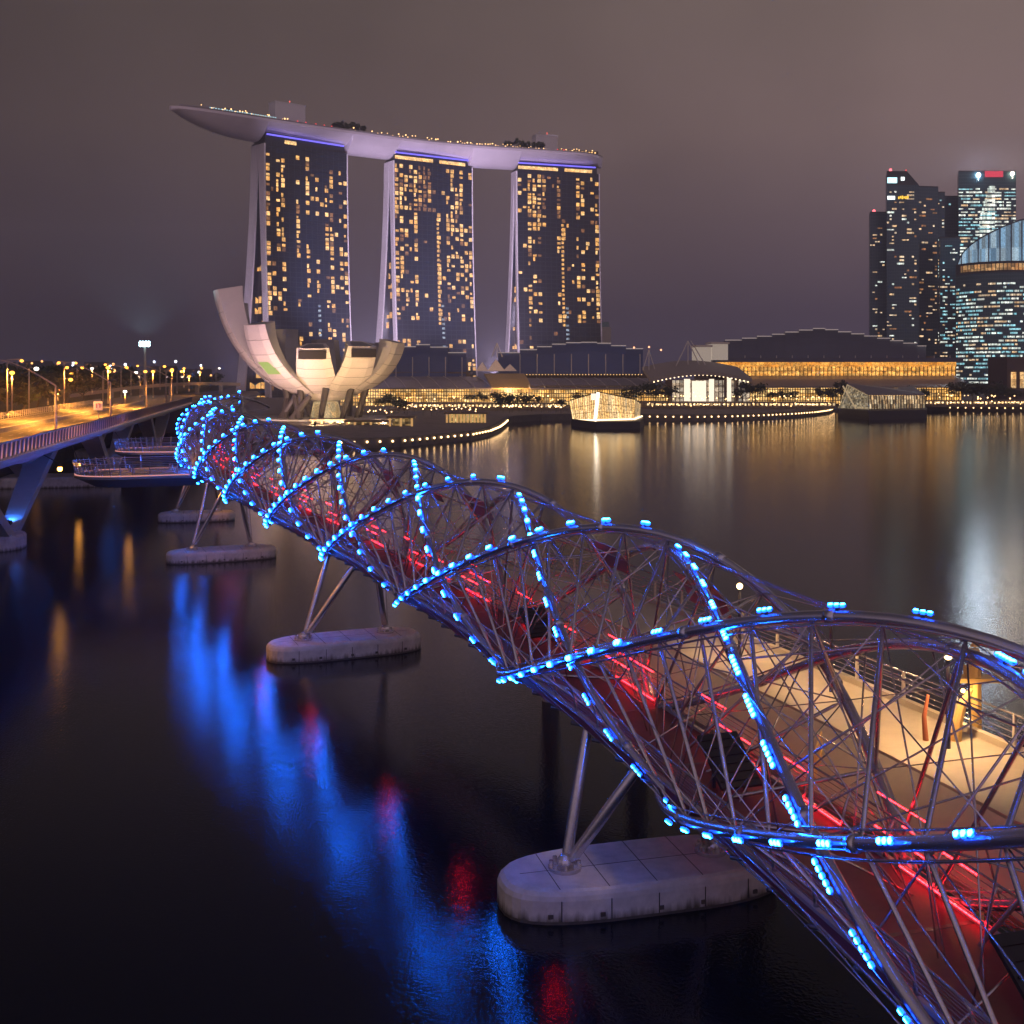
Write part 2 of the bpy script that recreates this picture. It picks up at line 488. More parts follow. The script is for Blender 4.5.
for j in range(3):
    for s in frange(S0 + 0.5, S1 - 1, 2.35):
        th = (th_in(j, s) + math.pi) % TWO - math.pi
        if -0.06 < th < 2.7 :
            lamps.append(lamp_fn(s, lambda q, j=j: th_in(j, q), RI, 0.235, 5 if s < 56 else (3 if s < 80 else (2 if s < 105 else 1))))
many('lamp', lamps, [LED, HOUS, STEEL_DARK, HALO], bridge, 100)

# the deck
DZ, DL, DR = -4.3, -3.2, 2.35
DECK = mat('deck_resin', (0.15, 0.035, 0.052), 0.55, noise=0.18, nscale=0.7)
ss = frange(S0, S1, 2.0)
m = MB(); m.loft([[off(s, DL, DZ), off(s, DR, DZ), off(s, DR, DZ-0.45), off(s, DL, DZ-0.45)] for s in ss])
deck = m.build('deck', DECK, bridge)
ea = Each()
for s in frange(S0 + 3, S1 - 3, 9.0):   # expansion joints and drain grilles across the deck
    ea.new().loft([[off(s, DL+.1, DZ+.004), off(s, DR-.1, DZ+.004), off(s, DR-.1, DZ+.014), off(s, DL+.1, DZ+.014)],
            [off(s+.22, DL+.1, DZ+.004), off(s+.22, DR-.1, DZ+.004), off(s+.22, DR-.1, DZ+.014), off(s+.22, DL+.1, DZ+.014)]])
ea.build('expansion_joint', STEEL_DARK, deck)
m = MB()
for lat in (-2.2, 0, 2.0): m.tube([off(s, lat, DZ-0.9) for s in ss], 0.22, 8)
for s in frange(S0 + 1, S1 - 1, DS):
    m.tube([off(s, DL-0.2, DZ-0.55), off(s, 0, DZ-1.5), off(s, DR+0.2, DZ-0.55)], 0.11, 6)
m.build('deck_girder', STEEL_DARK, bridge, True)
m = MB()
for lat, w_ in ((DL + 0.1, 0.22), (DR - 0.1, 0.22)):
    m.loft([[off(s, lat-w_/2, DZ+0.002), off(s, lat+w_/2, DZ+0.002), off(s, lat+w_/2, DZ+0.16), off(s, lat-w_/2, DZ+0.16)] for s in ss])
m.build('kerb', mat('kerb_steel', (0.42, 0.38, 0.38), 0.45, 0.3), bridge)

# railings: wires, top rail and bowed posts
for lat, lean in ((DL + 0.15, -0.45), (DR - 0.15, 0.45)):
    m = MB()
    for q in range(7):
        h = 0.28 + q*0.2
        m.tube([off(s, lat + lean*(h/1.65)**2, DZ + h) for s in ss], 0.022, 4)
    m.tube([off(s, lat + lean, DZ + 1.68) for s in ss], 0.06, 6)
    rail = m.build('railing', STEEL, bridge, True)
    pm = Each()
    for s in frange(S0 + 1, S1 - 1, DS):
        pm.new().tube([off(s, lat + lean*(h/1.65)**2, DZ + h) for h in (0.1, 0.5, 0.9, 1.3, 1.7)], [0.11, 0.1, 0.085, 0.07, 0.06], 6)
    pm.build('railing_post', STEEL_ROD, rail, 100, True)

# red light strips along the far railing
RED = glow('red_lamp_strip', (17.0, 0.26, 0.42))
reds = []
for s0 in (17.2, 43.0, 71.5, 100.0, 128.5, 157.0, 185.5, 214.0, 242.5):
    for h, lat, ln, dst, r in ((0.24, DR - 0.3, 5.4, 0, 0.038), (0.95, DR + 0.1, 4.4, 3.4, 0.035), (1.55, DR + 0.3, 4.8, 1.2, 0.035), (2.3, DR + 0.35, 3.6, 4.4, 0.03), (0.24, DR - 0.3, 3.4, 9.5, 0.036), (1.3, DR + 0.2, 4.4, 12.5, 0.035), (0.24, DR - 0.3, 5.0, 16.5, 0.036), (0.95, DR + 0.1, 4.0, 18.0, 0.03), (1.9, DR + 0.3, 3.0, 21.0, 0.03)):
        a = s0 + dst; n = int(ln / 0.28)
        def f(mm, a=a, h=h, lat=lat, n=n, r=r):
            for q in range(n):
                mm.tube([off(a + q*0.28, lat, DZ + h), off(a + q*0.28 + 0.20, lat, DZ + h)], r, 5)
        reds.append((1/dist(off(a, lat, DZ)), f))
many('light_strip', reds, RED, bridge, 100)
hood = []
UNDER = glow('red_underside_lamp', (260.0, 1.2, 7.0))
for s0 in (31, 53.5, 75.5, 93.5, 113, 140, 163, 186):
    def f(mm, s0=s0):
        for q in range(6): mm.box(off(s0 + q*.34, DL + 1.0, DZ - .72), (.24, .3, .10), None, 0)
        a, b = off(s0 - .3, DL + 1.0, DZ - .56), off(s0 + 2.1, DL + 1.0, DZ - .56)
        mm.box((a + b)/2, ((b - a).length, .5, .2), ((b - a).normalized(), left_of(axis(s0)[1]), Vector((0, 0, 1))), 1)
    hood.append((1/dist(off(s0, 0, 0)), f))
many('underside_lamp', hood, [UNDER, STEEL_DARK], bridge, 100)
# canopy plates of glass and perforated steel along the top of the tube
CANOPY = mat('canopy_plate', (0.30, 0.27, 0.27), 0.35, 0.6)
plates = []
for s in frange(64, S1 - 10, PIT/8*2):
    for th0 in (-1.05, -0.75):
        if (int(s*7 + th0*10)) % 3 == 0: continue
        q = [on_tube(s + .3, th0, RI - 0.7), on_tube(s + 5.2, th0, RI - 0.7), on_tube(s + 5.2, th0 + .26, RI - 0.7), on_tube(s + .3, th0 + .26, RI - 0.7)]
        c, _ = axis(s)
        q2 = [p + (c - p).normalized()*0.06 for p in q]
        plates.append((1/dist(q[0]), lambda mm, q=q, q2=q2: mm.loft([q, q2])))
many('canopy_plate', plates, CANOPY, bridge, 100)

# dark display boards lying tilted on the deck
def slab(c, ph, size, tilt):
    f = Vector((-math.sin(ph), math.cos(ph), 0)); l = left_of(ph); z = Vector((0, 0, 1))
    a = (f*math.cos(tilt) + z*math.sin(tilt)); n = (z*math.cos(tilt) - f*math.sin(tilt))
    return c, size, (a, l, n)
DARKP = mat('dark_board', (0.025, 0.022, 0.028), 0.4, noise=0.2, nscale=3)
for s, lat, sz, nm in ((58.6, -.2, (3.1, 2.2, 0.18), 'tilted black display board on the bridge deck nearer the viewer'),
                       (88.0, 1.2, (2.8, 2.0, 0.18), 'tilted black display board on the deck farther along the bridge'),
                       (37.8, 0.4, (3.4, 2.6, 0.18), 'black ribbed hatch cover on the deck at the lower right edge')):
    c, ph = axis(s); p = off(s, lat, DZ)
    e = empty('display_board', p, nm, 'board')
    m = MB(); cc, sz2, ax = slab(p + Vector((0, 0, 1.25)), ph, sz, 0.62)
    m.box(cc, sz2, ax)
    for q in range(6): m.box(cc + ax[0]*((q-2.5)*sz[0]/6.5) + ax[2]*0.13, (0.08, sz[1]*0.92, 0.07), ax)
    m.build('board', DARKP, e)
    for q in (-1, 1):
        m = MB(); m.box(p + ax[1]*(q*sz[1]*0.38) + Vector((0, 0, 0.62)), (0.16, 0.16, 1.24)); m.build('leg', STEEL_DARK, e)

# ------------------------------------------------------------------ piers: pontoons with slanted legs
def pontoon_poly(c, ang, L, W):
    u = Vector((math.cos(ang), math.sin(ang), 0)); v = Vector((-u.y, u.x, 0)); pts = []
    for k in range(36):
        a = 2*math.pi*k/36
        x = math.copysign(abs(math.cos(a))**0.62, math.cos(a)) * L/2
        y = math.copysign(abs(math.sin(a))**0.72, math.sin(a)) * W/2
        pts.append(c + u*x + v*y)
    return pts, u, v
SEAM = mat('seam_black', (0.03, 0.028, 0.03), 0.9)
WET = mat('wet_stain', (0.07, 0.06, 0.05), 0.5, noise=0.4, nscale=2)
def pier(s, ang, L, W, label, shift=0.0):
    c, ph = axis(s); c = Vector((c.x, c.y, 0)) - left_of(ph)*shift
    e = empty('bridge_pier', c, label, 'pier', 'pontoon piers of the footbridge')
    H = 1.8
    pts, u, v = pontoon_poly(c, ang, L, W)
    inner = lambda k: [c + (p - c)*k for p in pts]
    m = MB()
    m.loft([[(p.x, p.y, z) for p in q] for q, z in ((pts, -0.6), (pts, 0.18), (pts, 1.25), (inner(0.985), 1.5), (inner(0.955), 1.7), (inner(0.90), H))])
    pt = m.build('pontoon', CONC, e)
    m = MB()
    for k in range(1, 6):     # joints between the cast blocks, over the top and down the sides
        x = -L/2 + L*k/6
        yy = W/2*(max(0.0, 1 - abs(2*x/L)**(1/0.31)))**0.36 if abs(2*x/L) < 1 else 0
        a, b = c + u*x - v*(yy*0.9), c + u*x + v*(yy*0.9)
        m.box((a + b)/2 + Vector((0, 0, H + 0.004)), ((b-a).length, 0.05, 0.006), ((b-a).normalized(), u, Vector((0, 0, 1))))
        for q in (-1, 1):
            m.box(c + u*x + v*(q*(yy + 0.005)) + Vector((0, 0, 0.72)), (0.05, 0.04, 1.1), (u, v, Vector((0, 0, 1))))
    m.box(c + Vector((0, 0, H + 0.005)), (L*0.86, 0.05, 0.006), (u, v, Vector((0, 0, 1))))
    m.build('joint', SEAM, pt)
    m = MB()
    m.loft([[(c.x + (p.x-c.x)*1.003, c.y + (p.y-c.y)*1.003, z) for p in pts] for z in (-0.1, 0.16)], True, False)
    for k in range(5):
        x = (-0.36 + 0.18*k)*L + rng.uniform(-.4, .4)
        yy = W/2*(max(0.0, 1 - abs(2*x/L)**(1/0.31)))**0.36
        m.box(c + u*x - v*(yy + 0.02) + Vector((0, 0, 0.45)), (0.28, 0.1, 0.22), (u, v, Vector((0, 0, 1))))
    m.build('waterline_stain', WET, pt)
    for q in (-1, 1):
        ft = c + u*(q*L*0.27) + Vector((0, 0, H))
        m = MB()
        m.tube([ft - Vector((0, 0, 0.02)), ft + Vector((0, 0, 0.22))], 0.95, 14)
        for k in range(8):
            a = k*math.pi/4; m.tube([ft + Vector((0.78*math.cos(a), 0.78*math.sin(a), 0.2)), ft + Vector((0.78*math.cos(a), 0.78*math.sin(a), 0.48))], 0.13, 6)
        m.sphere(ft + Vector((0, 0, 0.35)), 0.5, 10, 6)
        m.build('leg_base', STEEL_ROD, e, False)
        for lat, dsx in ((q*2.9, 1.0), (q*1.1, -2.6)):
            top = off(s + dsx, lat, DZ - 0.35 if abs(lat) > 2 else DZ - 1.3)
            m = MB(); d = top - ft
            m.tube([ft + Vector((0, 0, 0.3)), ft + d*0.12, ft + d*0.5, ft + d*0.97, top], [0.2, 0.31, 0.33, 0.29, 0.18], 10)
            m.build('leg', STEEL_ROD, e, True)
pier(69.0, 0.26, 16.6, 6.2, 'pontoon pier nearest the viewer, a large pale concrete float with slanted legs', -0.15)
pier(130.9, 0.40, 16.6, 6.0, 'second pontoon pier from the viewer, whole float visible below blue lights', -1.5)
pier(198.3, 0.40, 17.2, 6.0, 'third pontoon pier from the viewer, in front of the viewing platform', -1.0)
pier(249.0, 0.25, 15.0, 6.0, 'farthest pontoon pier, half hidden behind the third float', -2.5)

# viewing platforms that stick out to the left of the tube
RAILG = mat('platform_steel', (0.45, 0.45, 0.5), 0.35, 0.9)
def platform(s, length, width, label, sgn=-1):
    c, ph = axis(s)
    e = empty('viewing_platform', off(s, sgn*6, DZ), label, 'platform')
    L = left_of(ph)*(1 if sgn < 0 else -1); F = Vector((-math.sin(ph), math.cos(ph), 0))
    base = off(s, 0, DZ)
    prof = []
    for k in range(25):
        a = -math.pi/2 + math.pi*k/24
        prof.append(base + L*(5.0 + (length - 5.0)*abs(math.cos(a))**0.5) + F*(width/2*math.copysign(abs(math.sin(a))**0.8, math.sin(a))))
    poly = [base + L*2 - F*width/2] + prof + [base + L*2 + F*width/2]
    cen = base + L*(length*0.5)
    m = MB()
    sh = lambda k, dz: [Vector((cen.x + (p.x-cen.x)*k, cen.y + (p.y-cen.y)*k, base.z + dz)) for p in poly]
    m.loft([sh(0.72, -1.9), sh(0.97, -0.5), sh(1.0, -0.4), sh(1.0, 0.0)])
    m.build('slab', mat('platform_slab', (0.16, 0.17, 0.2), 0.5), e)
    m = MB(); m.tube([p + Vector((0, 0, 0.12)) for p in sh(0.985, 0.0)[1:-1]], 0.09, 5)
    m.build('light_strip', glow('platform_strip', (0.75, 0.30, 0.26)), e)
    m = MB(); ring = sh(0.97, 0.0)[1:-1]
    for h in (0.5, 0.8, 1.1, 1.4, 1.7, 2.0): m.tube([p + (p-cen).normalized()*0.25*h + Vector((0, 0, h)) for p in ring], 0.05 if h < 1.9 else 0.09, 5)
    m.build('railing', RAILG, e)
    ea = Each()
    for p in ring:
        ea.new().tube([p, p + (p-cen).normalized()*0.25 + Vector((0, 0, 1.2)), p + (p-cen).normalized()*0.55 + Vector((0, 0, 2.3))], [0.14, 0.11, 0.07], 5)
    ea.build('railing_post', RAILG, e)
    ea = Each()
    for k in (0.3, 0.6, 0.85):
        for q in (-.3, .1, .32):
            ea.new().tube([cen + L*(length*(k-.5)) + F*width*q + Vector((0, 0, .1)), cen + L*(length*(k-.5)) + F*width*q + Vector((0, 0, 1.1))], 0.16, 6)
    ea.build('bollard', RAILG, e)
    return e
platform(212, 22.5, 16, 'nearer steel viewing platform jutting left from the lattice tube')
platform(252, 19.0, 16, 'farther steel viewing platform just below the road bridge')
# ------------------------------------------------------------------ land on the far side of the bay
GZ = 3.6
PAVE = mat('quay_paving', (0.20, 0.17, 0.15), 0.8, noise=0.25, nscale=0.15)
QUAY = mat('quay_wall', (0.10, 0.09, 0.09), 0.7, noise=0.25, nscale=0.3)
shore_px = [(150, 432), (228, 447), (290, 449.5), (340, 449), (400, 447), (440, 443), (470, 440), (488, 436), (498, 431.5), (503, 427.5),
            (506, 424.5), (512, 422.5), (540, 420.5), (572, 420), (610, 420), (650, 420.5), (690, 421), (730, 420.3),
            (765, 419), (795, 417.3), (815, 415.6), (828, 413.6), (833, 411.3), (850, 410.2), (900, 410.2), (950, 410.8), (1024, 411.5), (1150, 412)]
shore = [on_level(px, py, 0) for px, py in shore_px]
m = MB()
poly = [(p.x, p.y) for p in shore] + [(2600, 950), (2600, 2400), (-300, 2400), (-300, 900), (-225, 700), (-195, 580)]
m.prism(poly, -1.0, GZ, 0)
tag(m.build('ground', PAVE), kind='structure')
m = MB()                                            # lip along the water's edge
for a, b in zip(shore[:-1], shore[1:]):
    d = (b - a).normalized(); n = Vector((d.y, -d.x, 0))
    m.face([a + n*.6 + Vector((0, 0, -.5)), b + n*.6 + Vector((0, 0, -.5)), b + n*.6 + Vector((0, 0, GZ+.35)), a + n*.6 + Vector((0, 0, GZ+.35))])
    m.face([a + n*.6 + Vector((0, 0, GZ+.35)), b + n*.6 + Vector((0, 0, GZ+.35)), b - n*1.6 + Vector((0, 0, GZ+.35)), a - n*1.6 + Vector((0, 0, GZ+.35))])
    m.face([a - n*1.6 + Vector((0, 0, GZ+.35)), b - n*1.6 + Vector((0, 0, GZ+.35)), b - n*1.6 + Vector((0, 0, GZ-.1)), a - n*1.6 + Vector((0, 0, GZ-.1))])
tag(m.build('quay_edge', QUAY), kind='structure')

# small lamps set in the quay wall, one thing each
GOLD = glow('quay_lamp_glass', (6.0, 3.6, 1.6))
def quay_lamp_proto():
    e = empty('quay_lamp', (0, 0, 0))
    m = MB(); m.sphere((0, 0, 0), 0.46, 8, 5); m.build('bulb', GOLD, e, True)
    m = MB(); m.tube([(0, 0.25, -1.6), (0, 0.25, 0.1)], 0.16, 5); m.build('post', BLACK, e)
    return e
def walk_shore(i0, i1, step):
    out, carry = [], 0.0
    for a, b in zip(shore[i0:i1], shore[i0+1:i1+1]):
        L = (b - a).length; d = (b - a)/L; q = carry
        while q < L:
            out.append((a + d*q + Vector((d.y, -d.x, 0))*1.2)); q += step
        carry = q - L
    return out
proto = quay_lamp_proto(); first = True
for i0, i1, st, lab, grp in ((3, 10, 5.4, 'small warm lamp in the quay wall below the lotus shaped museum', 'quay lamps below the museum'),
                             (15, 22, 4.9, 'small warm lamp in the curved quay wall before the bright glass hall', 'quay lamps before the glass hall'),
                             (25, 27, 5.6, 'small warm lamp in the straight quay wall below the skyscrapers', 'quay lamps below the skyscrapers')):
    for p in walk_shore(i0, i1, st):
        c = proto if first else copy_tree(proto); first = False
        c.location = (p.x, p.y, 2.5); tag(c, lab, 'lamp', grp)

# ------------------------------------------------------------------ the hotel: three towers under one long roof deck
TOWER_GLASS = grid_glass('tower_glass', (0.010, 0.017, 0.032), (0.022, 0.028, 0.042), 7.0, 5.2, 0.10, 0.16)
FIN = mat('tower_fin', (0.74, 0.68, 0.70), 0.55, noise=0.05, nscale=0.05)
WARM = [lit_mat('room_warm_%s' % n, c1, c2, s1, s2, (3.1, 3.1, 2.6)) for n, c1, c2, s1, s2 in
        (('amber', (1, .44, .09), (1, .54, .16), .8, 1.9), ('gold', (1, .52, .15), (1, .64, .28), 1.2, 2.3), ('dim', (1, .34, .07), (1, .46, .14), .16, .5))]
ZT = 270.0
corners = [((265, 1195), (347, 1264)), ((394, 1294), (472, 1350)), ((517, 1360), (599, 1394))]
tower_info = []
def lerp(a, b, t): return a + (b - a)*t
DEP = 1.0                                                        # depth of each slab, set per tower
def f_front(z): t = 1 - z/ZT; return -13.0*t*t                   # outer face of the bay side leg
def f_mid(z): t = 1 - z/ZT; return 15.0*DEP - 15.0*t             # its inner face
def b_mid(z): t = 1 - z/ZT; return 15.2*DEP + 29*t**1.6
def b_back(z): t = 1 - z/ZT; return 31.0*DEP + 34*t**1.7
def add_windows(parent, quads, mats, keep=100, name='window'):
    """quads: (4 corner points, material index), flush panes 12 cm deep"""
    quads = sorted(quads, key=lambda q: dist(q[0][0]))
    for q, mi in quads[:keep]:
        m = MB(); m.face(q); m.build(name, mats[mi], parent)
    if quads[keep:]:
        m = MB()
        for q, mi in quads[keep:]: m.face(q, mi)
        tag(m.build(name, mats, parent), kind='stuff')
for ti, ((pl, yl), (pr, yr)) in enumerate(corners):
    r2 = random.Random(40 + ti); DEP = (.84, .70, .56)[ti]
    A = Vector((X_(pl, yl), yl, 0)); B = Vector((X_(pr, yr), yr, 0))
    u = (B - A).normalized(); v = Vector((-u.y, u.x, 0)); W = (B - A).length
    P = lambda uu, vv, z: A + u*uu + v*vv + Vector((0, 0, z))
    e = empty('hotel_tower', A + u*W/2 + v*15,
              ('left hotel tower of three, its white legs splayed behind the lotus shaped museum',
               'middle hotel tower of three, dark glass with amber windows and split white legs',
               'right hotel tower of three, nearest the stepped blue convention roof')[ti], 'tower', 'three hotel towers')
    tower_info.append((A, u, v, W))
    zs = [ZT*k/24 for k in range(25)]
    m = MB()
    for a, b in zip(zs[:-1], zs[1:]):
        m.face([P(0, f_front(a), a), P(W, f_front(a), a), P(W, f_front(b), b), P(0, f_front(b), b)], 0,
               [(0, a), (W, a), (W, b), (0, b)])
        m.face([P(W, f_mid(a), a), P(0, f_mid(a), a), P(0, f_mid(b), b), P(W, f_mid(b), b)], 0, [(0, a), (W, a), (W, b), (0, b)])
        m.face([P(0, b_mid(a), a), P(W, b_mid(a), a), P(W, b_mid(b), b), P(0, b_mid(b), b)], 0, [(0, a), (W, a), (W, b), (0, b)])
        m.face([P(W, b_back(a), a), P(0, b_back(a), a), P(0, b_back(b), b), P(W, b_back(b), b)], 0, [(0, a), (W, a), (W, b), (0, b)])
    m.face([P(0, 0, ZT), P(W, 0, ZT), P(W, 31*DEP, ZT), P(0, 31*DEP, ZT)])
    m.build('curtain_wall', TOWER_GLASS, e)
    for side in (-1, 1):
        for ff, bb in ((lambda z: f_front(z) - .5, f_mid), (b_mid, lambda z: b_back(z) + .5)):
            m = MB(); x0, x1 = (-1.4, 0.4) if side < 0 else (W - .4, W + .8)
            m.loft([[P(x0, ff(z), z), P(x1, ff(z), z), P(x1, bb(z), z), P(x0, bb(z), z)] for z in [0] + zs[1:-1] + [ZT - 2 if side < 0 else ZT]])
            m.build('end_fin', FIN, e)
    # projecting floor edges and vertical ribs give the wall real relief
    m = MB()
    for k in range(1, 52):
        z = k*5.2
        m.loft([[P(0, f_front(z) - .35, z - .25), P(0, f_front(z) + .1, z - .25), P(0, f_front(z) + .1, z + .25), P(0, f_front(z) - .35, z + .25)],
                [P(W, f_front(z) - .35, z - .25), P(W, f_front(z) + .1, z - .25), P(W, f_front(z) + .1, z + .25), P(W, f_front(z) - .35, z + .25)]])
    m.build('floor_edge', mat('floor_edge', (0.014, 0.020, 0.036), 0.45), e)
    # lit rooms
    ncol = 17; cw = W/ncol; qs = []
    band = [r2.choice((.25, .8, 1.25, 1.45)) for _ in range(ncol)]
    for k in range(2, 51):
        z0 = k*5.2 + 0.6; fz = k/51.0
        ypix = HZ - (z0 - CAMH)*FPX/(yl + yr)*2
        for c in range(ncol):
            fu = (c + .5)/ncol
            if ti == 0:
                p = 0.52 if fu < .23 else 0.03 if fu < .33 else 0.16 if fu < .43 else 0.0 if fu < .49 else 0.42
                if fu > .5 and fz > .93: p = .12
                if .27 < fz < .35: p *= .35
                if fz > .97 and fu < .5: p = 0
                if .33 < fu < .43 and .55 < fz < .82 and c == 6: p = .75
            else:
                p = 0.56 if fu < .32 else 0.02 if fu < .5 else (.92 if c == 9 else .22) if fu < .6 else 0.52
                if fz > .80:
                    p = .85 if fu < .55 else .12 if fu < .68 else (.95 if fu < .90 else .2)
                if .25 < fz < .32: p = 0.02
                if fz < .25: p *= .75
            p = min(.95, p*band[c])
            if r2.random() > p: continue
            x0 = c*cw + cw*.16; x1 = x0 + cw*(.70 if r2.random() < .75 else .40); zz1 = z0 + (4.3 if r2.random() < .7 else 2.6)
            g = f_front(z0) - .22; g1 = f_front(zz1) - .22
            mi = 0 if r2.random() < .5 else (1 if r2.random() < .62 else 2)
            if ti and fz > .80 and .32 < fu < .56: mi = 2 if r2.random() < .75 else 0
            qs.append(([P(x0, g, z0), P(x1, g, z0), P(x1, g1, zz1), P(x0, g1, zz1)], mi))
    if ti:   # stair core: a ladder of small lights
        for k in range(16, 40):
            z0 = k*5.2 + 1.2
            qs.append(([P(W*.53, f_front(z0) - .2, z0), P(W*.56, f_front(z0) - .2, z0), P(W*.56, f_front(z0) - .2, z0 + 3), P(W*.53, f_front(z0) - .2, z0 + 3)], 0))
    cold = [lit_mat('stair_cold', (.55, .75, 1), (.7, .85, 1), .25, .9, (2, 2, 2))]
    add_windows(e, qs, WARM)
    ea = Each(); fu = .60 if ti == 0 else .57
    for k in range(3, 22):
        z0 = k*5.2 + .8
        if r2.random() < .75:
            ea.new().face([P(W*fu, f_front(z0) - .22, z0), P(W*(fu+.035), f_front(z0) - .22, z0), P(W*(fu+.035), f_front(z0) - .22, z0 + 2.4), P(W*fu, f_front(z0) - .22, z0 + 2.4)])
    ea.build('stair_window', cold[0], e)
    # glazed atrium wall in the gap between the two legs, with lit floors
    m = MB(); m2 = MB()
    for a, b in zip(zs[:-4], zs[1:-3]):
        m.face([P(3, f_mid(a), a), P(3, b_mid(a), a), P(3, b_mid(b), b), P(3, f_mid(b), b)])
        if r2.random() < .8 and b < ZT*.62:
            for q in range(3):
                if r2.random() < .6:
                    w0 = lerp(f_mid(a), b_mid(a), .1 + .28*q); w1 = lerp(f_mid(a), b_mid(a), .34 + .28*q)
                    m2.face([P(2.8, w0, a + 1.2), P(2.8, w1, a + 1.2), P(2.8, w1, a + (5 if r2.random() < .5 else 8)), P(2.8, w0, a + (5 if r2.random() < .5 else 8))])
    at_ = m.build('atrium_wall', mat('atrium_glass', (0.02, 0.02, 0.03), 0.2), e)
    m2.build('atrium_window', WARM[0], at_)
    # neck storey below the roof deck, with its strip of violet light
    m = MB(); m.loft([[P(1, 2, z), P(W - 2, 2, z), P(W - 2, 29*DEP, z), P(1, 29*DEP, z)] for z in (ZT, ZT + 9)])
    nk = m.build('neck_storey', mat('neck_glass', (0.02, 0.025, 0.035), 0.25), e)
    m = MB()
    m.tube([P(1.5, -1.2, ZT + 7.4), P(W - 5, -1.2, ZT + 7.4)], 0.9, 8)
    m.build('light_strip', glow('violet_strip', (0.30, 0.24, 1.6)), nk)
    m = MB()
    segs = ((.24, .38),) if ti == 0 else ((.02, .5), (.58, .92))
    for a, b in segs: m.face([P(W*a, 1.7, ZT + .8), P(W*b, 1.7, ZT + .8), P(W*b, 1.7, ZT + 4.6), P(W*a, 1.7, ZT + 4.6)])
    m.build('neck_window', WARM[1], nk)

# the long boat shaped roof deck resting on the three towers
sp = empty('roof_deck', tower_info[1][0] + Vector((0, 0, 270)), 'long boat shaped roof deck lying across the three hotel towers', 'roof deck')
ctrl = []
mid = [t[0] + t[1]*t[3]/2 + t[2]*15.5 for t in tower_info]
A0, u0, v0, W0 = tower_info[0]
lft = A0 + u0*0 + v0*15.5
ang0 = math.atan2(u0.y, u0.x)
tip = lft - Vector((math.cos(ang0 + .10), math.sin(ang0 + .10), 0))*103
A2, u2, v2, W2 = tower_info[2]
end = A2 + u2*(W2 + 9) + v2*15.5
def crom(p0, p1, p2, p3, t):
    return 0.5*((2*p1) + (p2 - p0)*t + (2*p0 - 5*p1 + 4*p2 - p3)*t*t + (3*p1 - p0 - 3*p2 + p3)*t**3)
knots = [tip, lft - u0*30, mid[0], mid[1], mid[2], end]
knots = [knots[0]*2 - knots[1]] + knots + [knots[-1]*2 - knots[-2]]
line = []
for i in range(1, len(knots) - 2):
    for k in range(14): line.append(crom(knots[i-1], knots[i], knots[i+1], knots[i+2], k/14))
line.append(knots[-2])
cum = [0.0]
for a, b in zip(line[:-1], line[1:]): cum.append(cum[-1] + (b-a).length)
TOT = cum[-1]
def deck_at(s):
    s = min(max(s, 0), TOT); i = 0
    while i < len(cum) - 2 and cum[i+1] < s: i += 1
    f = (s - cum[i])/(cum[i+1] - cum[i]); p = line[i]*(1-f) + line[i+1]*f
    t = (line[i+1] - line[i]).normalized(); return p, t, Vector((-t.y, t.x, 0))
def deck_w(s):
    a = min(1, s/150.0); b = min(1, (TOT - s)/42.0)
    return 27.0*max(0.05, math.sin(a*math.pi/2)**0.5)*max(0.22, math.sin(b*math.pi/2)**0.5)
def deck_z(s): return 292.0 - 0.5*max(0, 1 - s/110.0)**1.6
TSPAN = []
for (Ai, ui, vi, Wi) in tower_info:          # where the deck passes over each tower it is shallower
    ds = []
    for uu in (0, Wi):
        q = Ai + ui*uu + vi*15.5; ds.append(min(range(len(line)), key=lambda k: (line[k].xy - q.xy).length))
    TSPAN.append((cum[ds[0]] - 1, cum[ds[1]] + 1))
def keel(s):
    a = min(1, s/95.0); b = min(1, (TOT - s)/30.0)
    k = 20.5*max(.22, math.sin(a*math.pi/2)**0.62)*max(.6, b**.5)
    for t0, t1 in TSPAN:
        e_ = min(1, max(0, min(s - t0, t1 - s)/2.0)); k = lerp(k, min(k, 14.0), e_)
    return k
secs = []
sl = sorted(set([TOT*k/90 for k in range(91)] + [q + d for t in TSPAN for q in t for d in (-2, 0, 2)]))
sl = [q for q in sl if 0 <= q <= TOT]
for s in sl:
    p, t, n = deck_at(s); w_ = deck_w(s); z = deck_z(s); kd = keel(s); sec = []
    for k in range(17):
        x = -1 + 2*k/16
        prof = (1 - abs(x)**2.3)
        sec.append(p + n*(w_*x) + Vector((0, 0, z - 2.6 - (kd - 2.6)*prof)))
    sec += [p + n*(w_*1.0) + Vector((0, 0, z)), p - n*(w_*1.0) + Vector((0, 0, z))]
    secs.append(sec)
HULL = mat('hull_panels', (0.70, 0.62, 0.68), 0.40, 0.25, noise=0.06, nscale=0.08)
m = MB(); m.loft(secs); m.build('hull', HULL, sp)
m = MB()                                            # parapet along the near rim
m.loft([[p - n*(deck_w(s) - .2) + Vector((0, 0, deck_z(s))), p - n*(deck_w(s) - .8) + Vector((0, 0, deck_z(s))),
         p - n*(deck_w(s) - .8) + Vector((0, 0, deck_z(s) + 1.6)), p - n*(deck_w(s) - .2) + Vector((0, 0, deck_z(s) + 1.6))]
        for s in sl[1:] for p, t, n in [deck_at(s)]])
m.build('parapet', mat('parapet', (0.25, 0.22, 0.22), .5), sp)
ea = Each()                                            # warm garden and pool lights along the rim
for s in [28 + 3.2*k for k in range(int((TOT - 34)/3.2))]:
    if 132 < s < 205 or rng.random() < .25: continue
    p, t, n = deck_at(s); ea.new().sphere(p - n*(deck_w(s)*rng.uniform(.8, .97)) + Vector((0, 0, deck_z(s) + rng.uniform(1.6, 4.6))), rng.uniform(.4, .95), 6, 4)
